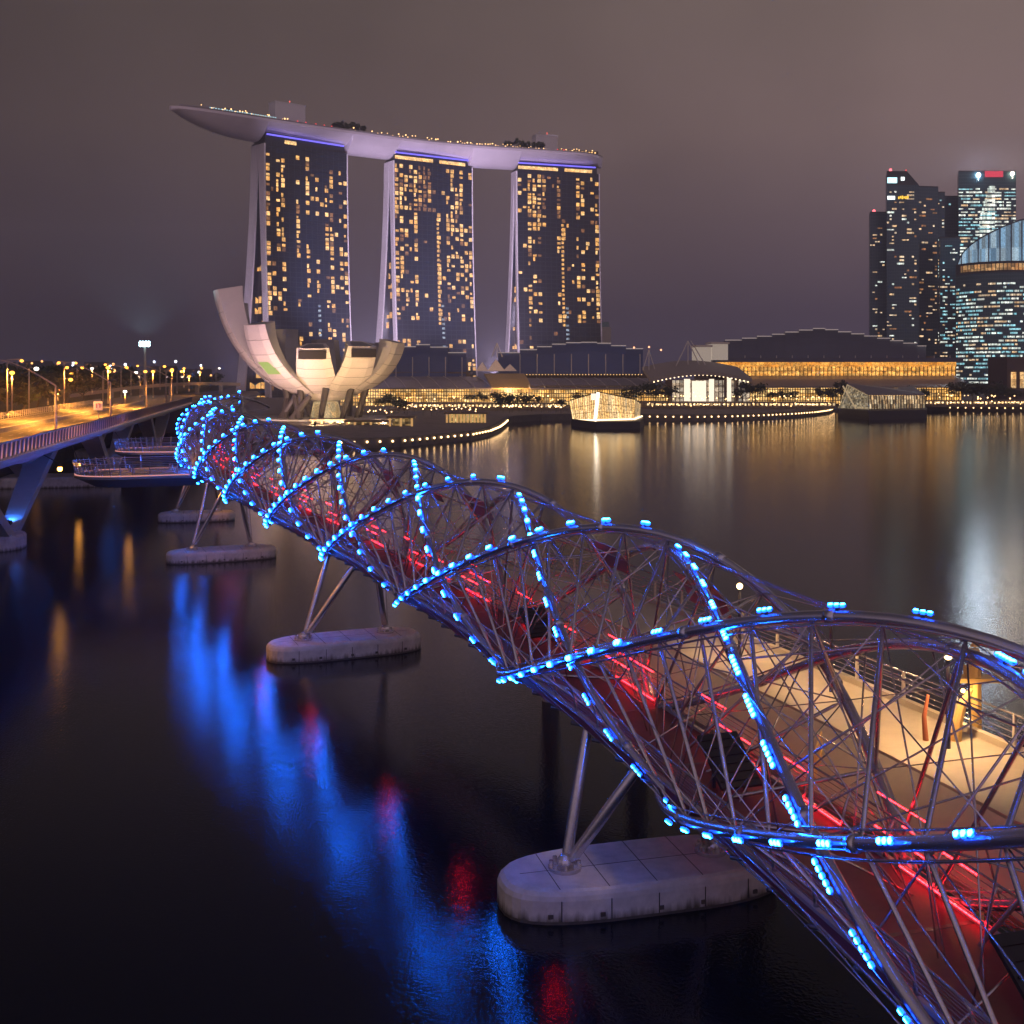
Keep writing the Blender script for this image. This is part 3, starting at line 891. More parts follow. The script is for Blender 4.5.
ea.build('deck_lamp', glow('deck_lamp_glass', (3.4, 1.9, .75)), sp)
ea = Each()
for s in [36 + 3.0*k for k in range(26)]:
    p, t, n = deck_at(s); ea.new().box(p - n*(deck_w(s)*.97) + Vector((0, 0, deck_z(s) + 2.2)), (1.7, .6, 1.1), (t, n, Vector((0, 0, 1))))
ea.build('pool_light', glow('pool_light', (.45, .7, .8)), sp)
for s0, s1, h in ((52, 118, 5.0), (118, 150, 4.0), (TOT-62, TOT-10, 5.0)):
    m = MB()
    for k in range(1):
        p0, t0, n0 = deck_at(s0); p1, t1, n1 = deck_at(s1)
        m.loft([[pp + nn*(-16) + Vector((0, 0, deck_z(q))), pp + nn*8 + Vector((0, 0, deck_z(q))), pp + nn*8 + Vector((0, 0, deck_z(q) + h)), pp + nn*(-16) + Vector((0, 0, deck_z(q) + h))]
                for q in [lerp(s0, s1, z/6) for z in range(7)] for pp, tt, nn in [deck_at(q)]])
    m.build('pavilion', mat('pavilion_dark', (0.06, 0.05, 0.05), .6), sp)
ea = Each()
for s0, s1 in ((86, 117), (TOT - 60, TOT - 14)):
    for k in range(12):
        q = lerp(s0, s1, k/11); p, t, n = deck_at(q)
        ea.new().box(p - n*16.3 + Vector((0, 0, deck_z(q) + 3.2)), (2.0, .3, 1.7), (t, n, Vector((0, 0, 1))))
ea.build('pavilion_window', WARM[1], sp)
ea = Each()
for q in (140, 150, 162, 172, 181, TOT - 66, TOT - 58): 
    p, t, n = deck_at(q); ea.new().sphere(p - n*(deck_w(q)*.85) + Vector((0, 0, deck_z(q) + 2.6)), .8, 6, 4)
ea.build('red_lamp', glow('red_lamp_glass', (2.2, .12, .12)), sp)
LIFT = mat('lift_core_panels', (0.72, 0.70, 0.73), .6, noise=.05, nscale=.1)
for q, lq, hh in ((tower_info[0][3]*0 + 142, 36, 19), (TOT - 72, 28, 17)):
    p, t, n = deck_at(q); m = MB(); c = p + n*4 + Vector((0, 0, deck_z(q) + hh/2 + 3))
    m.box(c, (lq, 15, hh + 6), (t, n, Vector((0, 0, 1))))
    m.box(c + Vector((0, 0, hh/2 + 3.3)), (lq + .8, 15.8, .8), (t, n, Vector((0, 0, 1))))
    lc = m.build('lift_core', LIFT, sp)
    m = MB(); m.tube([c + t*3 + Vector((0, 0, hh/2 + 3)), c + t*3 + Vector((0, 0, hh/2 + 7))], .25, 5); m.sphere(c + t*3 + Vector((0, 0, hh/2 + 7.4)), .7, 6, 4)
    m.build('beacon', glow('beacon', (2.0, .25, .2)), lc)

# ------------------------------------------------------------------ trees
LEAF = [mat('leaf_dark', (0.022, 0.034, 0.018), .7), mat('leaf_mid', (0.045, 0.065, 0.028), .7), mat('leaf_olive', (0.08, 0.085, 0.03), .7)]
BARK = mat('bark', (0.09, 0.065, 0.045), .9, noise=.3, nscale=3)
def crown_mesh(r2, cx, cy, cz, rx, rz, n, leaf):
    m = MB(); cl = []
    n = int(n*1.5); leaf *= 1.35
    for _ in range(max(6, n//40)):
        a, b, q = r2.uniform(0, 6.283), r2.uniform(-.85, 1), r2.uniform(.35, .95)
        w_ = math.sqrt(max(0, 1 - b*b*.8))
        cl.append(Vector((cx + rx*q*w_*math.cos(a), cy + rx*q*w_*math.sin(a), cz + rz*b*q)))
    for _ in range(n):
        c = r2.choice(cl); sp_ = .36
        p = c + Vector((r2.gauss(0, rx*sp_*.62), r2.gauss(0, rx*sp_*.62), r2.gauss(0, rz*sp_*.55)))
        a = Vector((r2.gauss(0, 1), r2.gauss(0, 1), r2.gauss(0, .6))).normalized(); b = a.orthogonal().normalized()
        k = leaf*r2.uniform(.5, 1.25)
        m.face([p - a*k, p - b*k*.5, p + a*k, p + b*k*.5], 0 if r2.random() < .6 else (1 if r2.random() < .7 else 2))
    return m
def tree(p, h, rx, label, n=320, leaf=None, seed=0, name='tree', group=None, trunk=.42):
    r2 = random.Random(seed); p = Vector(p); leaf = leaf or h*.055
    e = empty(name, p, label, 'tree', group)
    m = MB(); th = h*trunk
    m.tube([p + Vector((0, 0, -.2)), p + Vector((.1*rx, 0, th*.6)), p + Vector((0, .1*rx, h*.7))], [h*.028, h*.02, h*.008], 6)
    for k in range(4):
        a = k*1.6 + r2.uniform(0, 1); q = p + Vector((0, 0, th*r2.uniform(.75, 1.05)))
        m.tube([q, q + Vector((rx*.35*math.cos(a), rx*.35*math.sin(a), h*.16)), q + Vector((rx*.6*math.cos(a), rx*.6*math.sin(a), h*.26))], [h*.012, h*.009, h*.004], 5)
    m.build('trunk', BARK, e)
    crown_mesh(r2, p.x, p.y, p.z + h*(trunk + (1 - trunk)*.52), rx, h*(1 - trunk)*.52, n, leaf).build('crown', LEAF, e)
    return e
# roof garden trees
k = 0
for s0, s1, n in ((188, 222, 8), (TOT - 128, TOT - 84, 9)):
    for q in range(n):
        s = lerp(s0, s1, q/(n-1)); p, t, nn = deck_at(s)
        g = rng.uniform(.62, .9)
        tree(p - nn*(deck_w(s)*g) + Vector((0, 0, deck_z(s))), rng.uniform(8.5, 12), rng.uniform(3.0, 4.2),
             ('palm like dark tree in the roof garden row between left and middle hotel towers' if s0 < 200 else 'dark tree in the roof garden row over the right hotel tower'),
             150, 1.1, k, 'roof_garden_tree', 'roof garden trees over the left tower' if s0 < 200 else 'roof garden trees over the right tower', .3); k += 1

# ------------------------------------------------------------------ the lotus museum
MC = Vector((-105.5, 652, 0))
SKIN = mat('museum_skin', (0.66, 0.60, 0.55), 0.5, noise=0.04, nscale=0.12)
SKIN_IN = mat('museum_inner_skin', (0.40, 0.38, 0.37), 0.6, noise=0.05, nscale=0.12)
mus = empty('lotus_museum', MC + Vector((0, 0, GZ)), 'white lotus shaped museum of upturned hollow petals on dark stilts', 'museum')
def petal(az, rt, zt, wt, w0=9.0, z0=14.5, curl=1.0, wmid=1.0):
    d = Vector((math.cos(R(az)), math.sin(R(az)), 0)); n = Vector((-d.y, d.x, 0))
    secs = []; N = 16
    for k in range(N + 1):
        t = k/N
        # quarter ellipse: out along the bottom, then up
        a = t*math.pi/2*curl
        r = rt*math.sin(a)/math.sin(math.pi/2*curl); z = z0 + (zt - z0)*(1 - math.cos(a))/(1 - math.cos(math.pi/2*curl))
        tang = Vector((d.x*rt*math.cos(a), d.y*rt*math.cos(a), (zt - z0)*math.sin(a))).normalized()
        inn = (Vector((0, 0, 1)) - tang*tang.z)
        inn = (inn - d*0.0).normalized() if inn.length > .05 else -d
        inn = (d*(-tang.z) + Vector((0, 0, 1))*math.sqrt(max(0, 1 - tang.z**2))).normalized()
        w_ = min(.66*r + 4.0, lerp(30.0, wt, t**.8))
        dep = lerp(3.0, wt*(.62 if wt > 17 else .95), t**1.1)
        p = MC + d*r + Vector((0, 0, z))
        secs.append([p - n*w_/2 + inn*1.4, p - n*w_*.27 + inn*.15, p + n*w_*.27 + inn*.15, p + n*w_/2 + inn*1.4,
                     p + n*w_*.30 + inn*dep, p - n*w_*.30 + inn*dep])
    m = MB(); nv = 6
    vs = [p for sc in secs for p in sc]; base = len(m.v)
    for i in range(N):
        for q in range(nv):
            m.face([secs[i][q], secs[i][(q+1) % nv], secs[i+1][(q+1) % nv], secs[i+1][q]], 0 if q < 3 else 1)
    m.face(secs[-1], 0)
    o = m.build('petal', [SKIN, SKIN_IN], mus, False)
    ea = Each()
    for k in range(2, N, 2):     # seams between the cladding panels
        q = secs[k]; mid_ = sum(q, Vector())/6
        ea.new().tube([pp + (pp - mid_).normalized()*.03 for pp in q[:4]], .13, 4)
    ea.build('cladding_seam', mat('cladding_seam', (0.22, .19, .17), .8), o)
    # skylight framed in the cut tip
    tp = secs[-1]; c = sum(tp, Vector())/6
    nt_ = (secs[-1][0] - secs[-2][0]).normalized()
    m = MB(); m.face([c + (p - c)*.72 + nt_*.12 for p in tp])
    m.build('skylight', mat('skylight_glass', (0.22, 0.21, 0.20), .35), o)
    return secs, o, d, n
petal(201, 62, 74.5, 16, curl=.88)
petal(174, 60, 67, 14, curl=.9)
s2, o2, d2, n2 = petal(231, 52, 55, 18, 13, curl=.9)
petal(268, 37, 42.5, 17.5, 14, curl=.86)
petal(307, 43, 43.5, 17.5, 14, curl=.86)
petal(343, 46, 46, 18, 13, curl=.9)
petal(20, 44, 47, 16)
petal(60, 38, 47, 16)
petal(100, 36, 49, 16)
petal(138, 44, 55, 14)
a_, b_ = s2[9], s2[11]
om = (a_[1] + a_[2])/2; nn = ((a_[2] - a_[1]).cross(b_[1] - a_[1])).normalized()
if nn.z > 0: nn = -nn
m = MB(); pq = [lerp(a_[1], a_[2], .15), lerp(a_[1], a_[2], 1.05), lerp(b_[1], b_[2], .75), lerp(b_[1], b_[2], .0)]
m.face([q + nn*.35 for q in pq]); m.build('lit_slot', mat('green_lit_slot', (0.1, .12, .05), .4, emit=(.62, .85, .22), es=.55), o2)
# dark slot windows in the two front petals and the lit slot in the second one
def slot(az, rt, zt, t0, wd, hh, mt, name):
    d = Vector((math.cos(R(az)), math.sin(R(az)), 0)); n = Vector((-d.y, d.x, 0)); 
    p = MC + d*(rt + .25) + Vector((0, 0, zt)); m = MB()
    m.box(p, (wd, .5, hh), (n, d, Vector((0, 0, 1)))); m.build(name, mt, mus)
SLOT = mat('slot_glass', (0.04, 0.035, 0.03), .25)
slot(268, 36.9, 39.2, 0, 15, 4.6, SLOT, 'slot_window')
slot(307, 42.9, 40.2, 0, 15, 4.6, SLOT, 'slot_window')
# bowl, stem and stilts
m = MB(); m.loft([[MC + Vector((r*math.cos(a*math.pi/12), r*math.sin(a*math.pi/12), z)) for a in range(24)] for r, z in ((3, 13.6), (10, 14.2), (15, 16.2), (17, 20), (14, 24), (6, 25))])
m.build('bowl', SKIN, mus, True)
m = MB(); m.loft([[MC + Vector((r*math.cos(a*math.pi/8), r*math.sin(a*math.pi/8), z)) for a in range(16)] for r, z in ((9, GZ), (7, 13.2))])
m.build('core', lit_mat('core_glow', (1, .6, .22), (1, .75, .4), .35, .9, (3, 3, 4)), mus)
STILT = mat('stilt_dark', (0.05, 0.042, 0.04), .5)
for k in range(10):
    a = R(18 + 36*k); m = MB()
    m.tube([MC + Vector((19*math.cos(a), 19*math.sin(a), GZ)), MC + Vector((23.5*math.cos(a + .16), 23.5*math.sin(a + .16), 21))], [1.5, 1.9], 8)
    m.build('stilt', STILT, mus)
for a0, tl in ((212, 1), (222, -1), (236, 1), (248, -1)):   # woven struts at the left of the base
    a = R(a0); m = MB()
    m.tube([MC + Vector((27*math.cos(a), 27*math.sin(a), GZ)), MC + Vector((22*math.cos(a + .35*tl), 22*math.sin(a + .35*tl), 17))], [2.2, 1.5], 8)
    m.build('stilt', STILT, mus)
m = MB(); m.loft([[MC + Vector((r*math.cos(a*math.pi/16), r*math.sin(a*math.pi/16)*.9, z)) for a in range(32)] for r, z in ((44, GZ), (44, GZ + .8), (42, GZ + .8))])
m.build('pond_rim', CONC_GREY, mus)
# floodlights on the ground that wash the petals
def floodlight(name, p, target, power, color, angle, label, radius=2.0, glowcol=None):
    p = Vector(p); e = empty(name, p, label, 'floodlight')
    d = (Vector(target) - p).normalized(); s_ = d.cross(Vector((0, 0, 1))).normalized(); up = s_.cross(d)
    c = p + Vector((0, 0, 1.1))
    m = MB(); m.box(c, (1.3, .7, .9), (s_, d, up)); m.box(p + Vector((0, 0, .4)), (.2, .2, .9)); m.build('housing', BLACK, e)
    m = MB(); m.box(c + d*.37, (1.1, .06, .7), (s_, d, up)); m.build('lens', glow(name + '_lens', glowcol or tuple(x*3 for x in color)), e)
    spot(name + '_beam', c + d*.6, target, power, color, angle, radius, e)
    return e
floodlight('floodlight', (-137, 556, GZ), (-142, 640, 42), 300000, (1.0, .62, .68), 70, 'rose coloured floodlight on the quay left of the museum')
floodlight('floodlight', (-163, 585, 7.0), (-158, 640, 50), 360000, (1.0, .54, .74), 60, 'pink floodlight at the foot of the tallest museum petal')
floodlight('floodlight', (-96, 560, GZ), (-96, 640, 26), 330000, (1.0, .64, .34), 85, 'warm floodlight on the quay in front of the museum')
floodlight('floodlight', (-62, 575, GZ), (-80, 640, 30), 360000, (1.0, .64, .32), 80, 'warm floodlight on the quay right of the museum')
# unseen floodlights added to brighten the hotel legs
for (px, py, Yv), tgt, lab in (((236, 380, 985), (-268, 1200, 165), 'added violet floodlight before the left hotel tower'),
                               ((372, 372, 1000), (-146, 1300, 160), 'added violet floodlight before the middle hotel tower'),
                               ((496, 372, 1040), (-4, 1365, 160), 'added violet floodlight before the right hotel tower')):
    p = at(px, py, Yv); floodlight('floodlight', (p.x, p.y, 24 if px > 300 else 9.0), tgt, (13500000 if px < 300 else 5600000), (.84, .69, 1.0), 52, lab, 4.0)  # unseen floodlights added before the hotel towers

for p, tgt, pw, lab in (((-318, 1010, 9), (-300, 1115, 280), 2600000, 'added lavender floodlight under the prow of the roof deck'),
                        ((-150, 1060, GZ), (-165, 1215, 275), 1500000, 'added lavender floodlight between the left and middle hotel towers'),
                        ((0, 1130, GZ), (-20, 1310, 276), 1500000, 'added lavender floodlight between the middle and right hotel towers')):
    floodlight('floodlight', p, tgt, pw, (.80, .68, 1.0), 40, lab, 4.0)  # unseen lights added to brighten the roof deck hull from below
# slim lamps scattered over the promenade
lp = empty('promenade_lamp', (0, 0, 0)); m = MB(); m.tube([(0, 0, 0), (0, 0, 3.6)], .09, 5); m.build('post', BLACK, lp)
m = MB(); m.sphere((0, 0, 3.8), .36, 6, 4); m.build('bulb', glow('promenade_bulb', (7, 4.2, 1.8)), lp)
for k in range(120):
    c = lp if k == 0 else copy_tree(lp)
    q = rng.random()
    if q < .55: px, Y = rng.uniform(350, 566), rng.uniform(640, 790)
    elif q < .85: px, Y = rng.uniform(650, 828), rng.uniform(795, 812)
    else: px, Y = rng.uniform(935, 1022), rng.uniform(848, 862)
    if px > 490 and px < 640: Y = rng.uniform(735, 792)
    c.location = (X_(px, Y), Y, GZ)
    g = 'before the left mall' if px < 600 else ('before the bright glass hall' if px < 850 else 'below the skyscrapers')
    tag(c, 'small globe lamp on a slim post on the promenade ' + g, 'lamp', 'globe lamps ' + g)
# ------------------------------------------------------------------ the waterfront mall, hall and convention centre
MALL_LIT = lit_mat('shop_glow', (1, .47, .09), (1, .64, .24), .6, 2.6, (4.2, 9, 3.4))
MALL_BRIGHT = lit_mat('arcade_glow', (1, .66, .28), (1, .82, .52), .5, 2.4, (2.6, 9, 2.7))
HALL_LIT = lit_mat('hall_glow', (1, .72, .45), (1, .84, .64), .3, 1.05, (3, 9, 3.6))
AMBER = lit_mat('gallery_glow', (1, .40, .06), (1, .52, .12), .7, 2.1, (3.5, 9, 2.4))
ROOFG = mat('grey_glass_roof', (0.22, 0.19, 0.21), .35, .2, noise=.06, nscale=.05)
ROOFB = mat('blue_roof_sheet', (0.085, 0.115, 0.25), .42, .2, noise=.1, nscale=.04)
ROOFD = mat('slate_roof_sheet', (0.10, 0.105, 0.15), .5, .1, noise=.1, nscale=.04)
RIB = mat('white_roof_rib', (0.62, 0.57, 0.52), .5)
COLM = mat('arcade_column', (0.20, 0.15, 0.10), .6)
FASC = mat('bronze_fascia', (0.16, 0.11, 0.07), .5)
def arcade(e, px0, px1, pyt, pyb, Y, depth, litm, npil, levels, name='arcade_glazing'):
    """lit shop front behind columns, with floor bands"""
    x0, x1 = X_(px0, Y), X_(px1, Y); z1, z0 = Z_(pyt, Y), Z_(pyb, Y)
    m = MB(); m.face([(x0, Y + 2, z0), (x1, Y + 2, z0), (x1, Y + 2, z1), (x0, Y + 2, z1)])
    g = m.build(name, litm, e)
    ea = Each()
    for k in range(npil + 1):
        x = lerp(x0, x1, k/npil); ea.new().box((x, Y + .6, (z0 + z1)/2), (.55, .7, z1 - z0))
    ea.build('column', COLM, e)
    m = MB()
    for k in range(levels + 1):
        z = lerp(z0, z1, k/levels); m.box(((x0 + x1)/2, Y + .4, z), (x1 - x0 + 1, 1.6, .55))
    m.build('floor_band', FASC, e)
    m = MB(); m.boxr(x0, x1, Y + 2.3, Y + depth, z0, z1); m.build('wall', FASC, e)
def roof_slope(e, px0, px1, py_low, Y0, px0b, px1b, py_high, Y1, mt, nrib, ribmat=RIB):
    a, b = at(px0, py_low, Y0), at(px1, py_low, Y0); c, d = at(px1b, py_high, Y1), at(px0b, py_high, Y1)
    dn = Vector((0, 0, -1.0)); m = MB()
    m.loft([[a, b, b + dn, a + dn], [lerp(a, d, .5) + Vector((0, 0, 1.2)), lerp(b, c, .5) + Vector((0, 0, 1.2)), lerp(b, c, .5) + dn, lerp(a, d, .5) + dn], [d, c, c + dn, d + dn]])
    o = m.build('roof', mt, e)
    if nrib:
        m = MB()
        for k in range(nrib + 1):
            t = k/nrib; p, q = lerp(a, b, t), lerp(d, c, t)
            m.tube([p + Vector((0, -.2, .25)), lerp(p, q, .5) + Vector((0, 0, 1.5)), q + Vector((0, 0, .3))], .32, 5)
        m.build('roof_rib', ribmat, o)
    return o
def vault(e, tops, py_base, Y, depth, mt, px_lo, px_hi, pil=0, capmat=RIB, drop=2.0):
    """stepped blue roof: each step its own plate, higher towards the middle"""
    n = len(tops) - 1
    for k in range(n):
        pa, ya = tops[k]; pb, _ = tops[k+1]
        a, b = at(pa, ya, Y + depth*.55), at(pb, ya, Y + depth*.55)
        lo_a, lo_b = at(pa, py_base, Y), at(pb, py_base, Y)
        m = MB(); secs = []
        for j in range(7):
            t = j/6; zz = math.sin(t*math.pi/2)
            secs.append([lerp(lo_a, a, t) * 1.0 + Vector((0, 0, (zz - t)*(a.z - lo_a.z))), lerp(lo_b, b, t) + Vector((0, 0, (zz - t)*(b.z - lo_b.z)))])
        for j in range(6): m.face([secs[j][0], secs[j][1], secs[j+1][1], secs[j+1][0]])
        back_ = Vector((0, depth*.45, -3))
        m.face([a, b, b + back_, a + back_])
        for q0, q1 in ((lo_a, a), (lo_b, b)):
            for j in range(6):
                i_ = 0 if q0 is lo_a else 1
                m.face([secs[j][i_], secs[j+1][i_], secs[j+1][i_] - Vector((0, 0, drop)), secs[j][i_] - Vector((0, 0, drop))])
        m.build('roof_plate', mt, e)
        m = MB(); m.box((a + b)/2 + Vector((0, -.4, .35)), ((b - a).length, 1.6, .7)); m.build('roof_cap', mat('roof_edge_painted_glow', (0.5, .46, .42), .5, emit=(1, .82, .74), es=.26), e)  # floodlit look of the caps put into their material as emission
    ea = Each()
    for k in range(pil):
        px = lerp(px_lo, px_hi, k/(pil - 1)); p0, p1 = at(px, py_base + 1, Y - 1.5), at(px, py_base - (20 if pil < 12 else 4), Y - 1.5)
        ea.new().tube([p0, p1], .42, 6)
    if pil: ea.build('mast', RIB, e)
bl = empty('shopping_mall', at(425, 403, 905), 'left wing of the waterfront mall, gold arcade beneath a grey roof beside the lotus', 'mall')
arcade(bl, 340, 492, 388, 406, 905, 40, MALL_LIT, 60, 5)
roof_slope(bl, 338, 492, 388, 901, 330, 476, 376.5, 960, ROOFG, 9)
e2 = empty('theatre', at(430, 376, 975), 'blue vaulted theatre roof between the lotus museum and the middle hotel tower', 'theatre')
vault(e2, [(384, 352), (400, 347), (416, 345), (430, 347.5), (448, 353), (466, 357)], 377, 975, 60, ROOFB, 396, 462, 5)
m = MB(); m.boxr(X_(384, 978), X_(470, 978), 978, 1040, GZ, Z_(372, 978)); m.build('wall', FASC, e2)
e3 = empty('crystal_canopy', at(500, 372, 950), 'white peaked canopy with a slim spire above a gold awning at the mall gap', 'canopy')
m = MB()
for pa, pb, pk, yk in ((476, 488, 482, 362), (487, 505, 496, 359), (503, 517, 510, 364)):
    a, b, c = at(pa, 371, 945), at(pb, 371, 945), at(pk, yk, 952); dd = Vector((0, 22, 0))
    m.face([a, b, c]); m.face([a, c, c + dd, a + dd]); m.face([b, b + dd, c + dd, c]); m.face([a + dd, c + dd, b + dd])
m.build('peaked_roof', mat('white_membrane', (0.78, 0.68, 0.62), .6, noise=.05, nscale=.1), e3)
m = MB(); b0 = at(497, 357, 955)
for q in (-4, 0, 4): m.tube([b0 + Vector((q*1.1, 0, 0)), at(497, 343, 955)], .35, 5)
m.build('spire', RIB, e3)
roof_slope(e3, 492, 532, 388, 902, 484, 524, 373.5, 945, mat('gold_awning', (0.55, 0.36, 0.14), .5, .2), 0)
arcade(e3, 492, 532, 389, 405, 908, 30, MALL_LIT, 14, 4)
point('awning_light', at(508, 392, 890), 60000, (1, .6, .25), 3, e3)
bm_ = empty('shopping_mall', at(590, 403, 905), 'middle wing of the waterfront mall, gold arcade behind the floating glass pavilion', 'mall')
arcade(bm_, 532, 668, 386, 405, 905, 40, MALL_LIT, 56, 5)
roof_slope(bm_, 530, 670, 388, 900, 522, 652, 378, 955, ROOFG, 9)
e4 = empty('casino_hall', at(575, 376, 985), 'blue stepped vault of the casino hall in front of the right hotel tower', 'hall')
vault(e4, [(498, 353), (520, 350), (537, 347), (552, 344.5), (566, 343), (581, 342.6), (597, 343.6), (611, 346), (626, 349), (643, 353)], 374, 985, 60, ROOFB, 520, 640, 8)
m = MB(); m.boxr(X_(498, 990), X_(650, 990), 990, 1050, GZ, Z_(371, 990)); m.build('wall', FASC, e4)
ea = Each()
for k in range(46): ea.new().sphere(at(502 + 3.1*k, 374.6, 975), .5, 5, 4)
ea.build('eave_lamp', glow('eave_lamp', (1.6, .9, .35)), e4)

# the bright glass hall with its arched roof and masts
gh = empty('glass_hall', at(705, 404, 880), 'brilliantly lit white glass hall under a shallow arched roof', 'hall')
Yh = 880
arcade(gh, 672, 750, 380, 404, Yh, 40, HALL_LIT, 20, 4, 'hall_glazing')
WHITE_LIT = glow('hall_screen', (1.5, 1.2, .92))
for pa, pb, ya, yb in ((684, 690, 379, 401), (692, 706, 381, 402), (709, 714, 379, 402), (727, 731, 378, 402)):
    p, q = at(pa, yb, Yh - .6), at(pb, ya, Yh - .6); m = MB(); m.boxr(p.x, q.x, Yh - 1.2, Yh - .6, p.z, q.z); m.build('bright_pane', WHITE_LIT, gh)
m = MB()
for pa in (724, 735): p, q = at(pa, 404, Yh - 2), at(pa + 2.5, 376, Yh - 2); m.boxr(p.x, q.x, Yh - 3, Yh - 1.4, p.z, q.z)
m.build('pier', FASC, gh)
m = MB(); secs = []
for k in range(17):
    px = lerp(650, 752, k/16); hgt = lerp(378.5, 371.5, math.sin(math.pi*k/16)); a = at(px, hgt, Yh - 8)
    secs.append([a, a + Vector((0, 55, 9)), a + Vector((0, 55, 7)), a + Vector((0, 0, -2.6))])
m.loft(secs); m.build('arched_roof', mat('hall_roof', (0.30, 0.26, 0.24), .5), gh)
ea = Each()
for k in range(24):
    px = lerp(654, 748, k/23); hgt = lerp(378.5, 371.5, math.sin(math.pi*k/23)); ea.new().sphere(at(px, hgt + 3.4, Yh - 7), .62, 5, 4)
ea.build('soffit_lamp', glow('soffit_lamp', (3.0, 2.2, 1.3)), gh)
ea = Each()
for (pa, pb) in (((688, 341), (676, 366)), ((688, 341), (700, 366)), ((688, 341), (688, 366)), ((691, 341), (706, 366)), ((649, 350), (643, 370)), ((649, 350), (655, 370)), ((649, 350), (649, 370))):
    ea.new().tube([at(*pa, 930), at(*pb, 905)], .42, 5)
ea.build('mast', RIB, gh)
ea = Each()
for pxy in ((649, 347), (634, 347.5), (661, 350)): ea.new().sphere(at(*pxy, 930), .8, 6, 4)
ea.build('mast_lamp', glow('mast_lamp', (3, 1.2, .6)), gh)

# convention centre
cc = empty('convention_centre', at(840, 404, 920), 'wide convention centre with stepped slate roof and long amber gallery', 'convention centre')
arcade(cc, 750, 962, 386, 404, 905, 40, MALL_LIT, 84, 5)
roof_slope(cc, 738, 972, 386.5, 899, 752, 955, 375.5, 955, ROOFG, 0)
arcade(cc, 716, 956, 361, 376, 965, 30, AMBER, 60, 3, 'gallery_glazing')
m = MB(); p, q = at(712, 361.5, 958), at(962, 358.0, 958); m.boxr(p.x, q.x, 955, 1000, p.z - .5, q.z); m.build('gallery_roof', ROOFD, cc)
m = MB(); p, q = at(716, 366.5, 959), at(956, 361.8, 959); m.boxr(p.x, q.x, 958.5, 960, p.z, q.z); m.build('amber_soffit', lit_mat('amber_soffit', (1, .34, .03), (1, .46, .08), .8, 1.5, (6, 9, 2)), cc)
vault(cc, [(709, 343), (725, 340.5), (742, 338.5), (757, 336.6), (772, 334.6), (785, 332.4), (799, 330.4), (813, 328.8), (825, 330), (838, 332.2), (851, 334.2), (864, 336.4), (877, 338.6), (890, 341), (903, 343.5), (917, 346.3), (926, 348)],
      359.5, 985, 70, ROOFD, 745, 950, 14)
m = MB(); m.boxr(X_(709, 990), X_(935, 990), 992, 1070, GZ, Z_(356, 990)); m.build('wall', FASC, cc)
e5 = empty('entrance_gallery', at(708, 362, 950), 'white lit glass gallery at the left end of the convention roof', 'gallery')
for pa, pb, ya, yb in ((697, 711, 347, 362), (712, 728, 344, 360)):
    p, q = at(pa, yb, 948), at(pb, ya, 948); m = MB(); m.boxr(p.x, q.x, 948, 975, p.z, q.z); m.build('pane', mat('gallery_pane', (0.3, .27, .25), .4, emit=(1, .82, .66), es=.30), e5)
    m = MB(); m.boxr(p.x - 1, q.x + 1, 946, 976, q.z, q.z + 1.6); m.build('roof_plate', RIB, e5)

# floating glass pavilions
gp = empty('glass_pavilion', on_level(605, 429, 0), 'glowing gold glass pavilion floating nearest, with a slanted dark roof', 'pavilion')
PAV = lit_mat('pavilion_glow', (1, .56, .18), (1, .70, .36), 1.1, 2.3, (1.4, 1.4, 9))
def wp(px, py, Y): return at(px, py, Y)
YL, YC, YR, YB = 640, 606, 618, 655
bL, bC, bR = wp(573, 421, YL), wp(597, 421, YC), wp(634, 420, YR)
tL, tC, tR = wp(569.5, 401, YL), wp(599, 392.5, YC), wp(635, 400, YR)
bB, tB = wp(640, 417, YB), wp(641, 404, YB)
m = MB(); m.face([bL, bC, tC, tL]); m.build('left_glazing', PAV, gp)
m = MB(); m.face([bC, bR, tR, tC]); m.build('right_glazing', PAV, gp)
m = MB(); m.face([bR, bB, tB, tR]); m.build('end_glazing', lit_mat('pav_end', (1, .6, .25), (1, .75, .4), .3, 1.0, (2, 2, 2)), gp)
m = MB(); m.loft([[tL, tC, tR, tB, wp(600, 402, 668)], [q + Vector((0, 0, .6)) for q in (tL, tC, tR, tB, wp(600, 402, 668))]]); m.build('roof', mat('pavilion_roof', (0.05, 0.045, 0.03), .5), gp)
m = MB()
for (b0, b1, t0, t1, n) in ((bL, bC, tL, tC, 13), (bC, bR, tC, tR, 22)):
    nrm = (b1 - b0).cross(Vector((0, 0, 1))).normalized()
    for k in range(n + 1): m.tube([lerp(b0, b1, k/n) + nrm*.15, lerp(t0, t1, k/n) + nrm*.15], .13, 4)
    for h in (.33, .62): m.tube([lerp(b0, t0, h) + nrm*.2, lerp(b1, t1, h) + nrm*.2], .12, 4)
m.build('mullion', mat('gold_mullion', (0.30, 0.2, 0.09), .5), gp)
m = MB(); p = lerp(bC, tC, .5); m.tube([bC + Vector((-1.0, -.4, 0)), tC + Vector((-.5, -.4, 0))], .8, 4); m.build('bright_corner', glow('pavilion_corner', (4.5, 3.6, 2.6)), gp)
m = MB(); q0, q1 = wp(591, 400, YC), wp(598, 393.5, YC); m.boxr(q0.x, q1.x, YC - .6, YC - .2, q0.z, q1.z); m.build('bright_pane', WHITE_LIT, gp)
m = MB(); m.tube([bL + Vector((0, -1, .5)), bC + Vector((0, -1, .5)), bR + Vector((0, -1, .5)), bB + Vector((1, -1, .5))], .5, 5); m.build('base_light', glow('pavilion_base', (3.2, 2.3, 1.3)), gp)
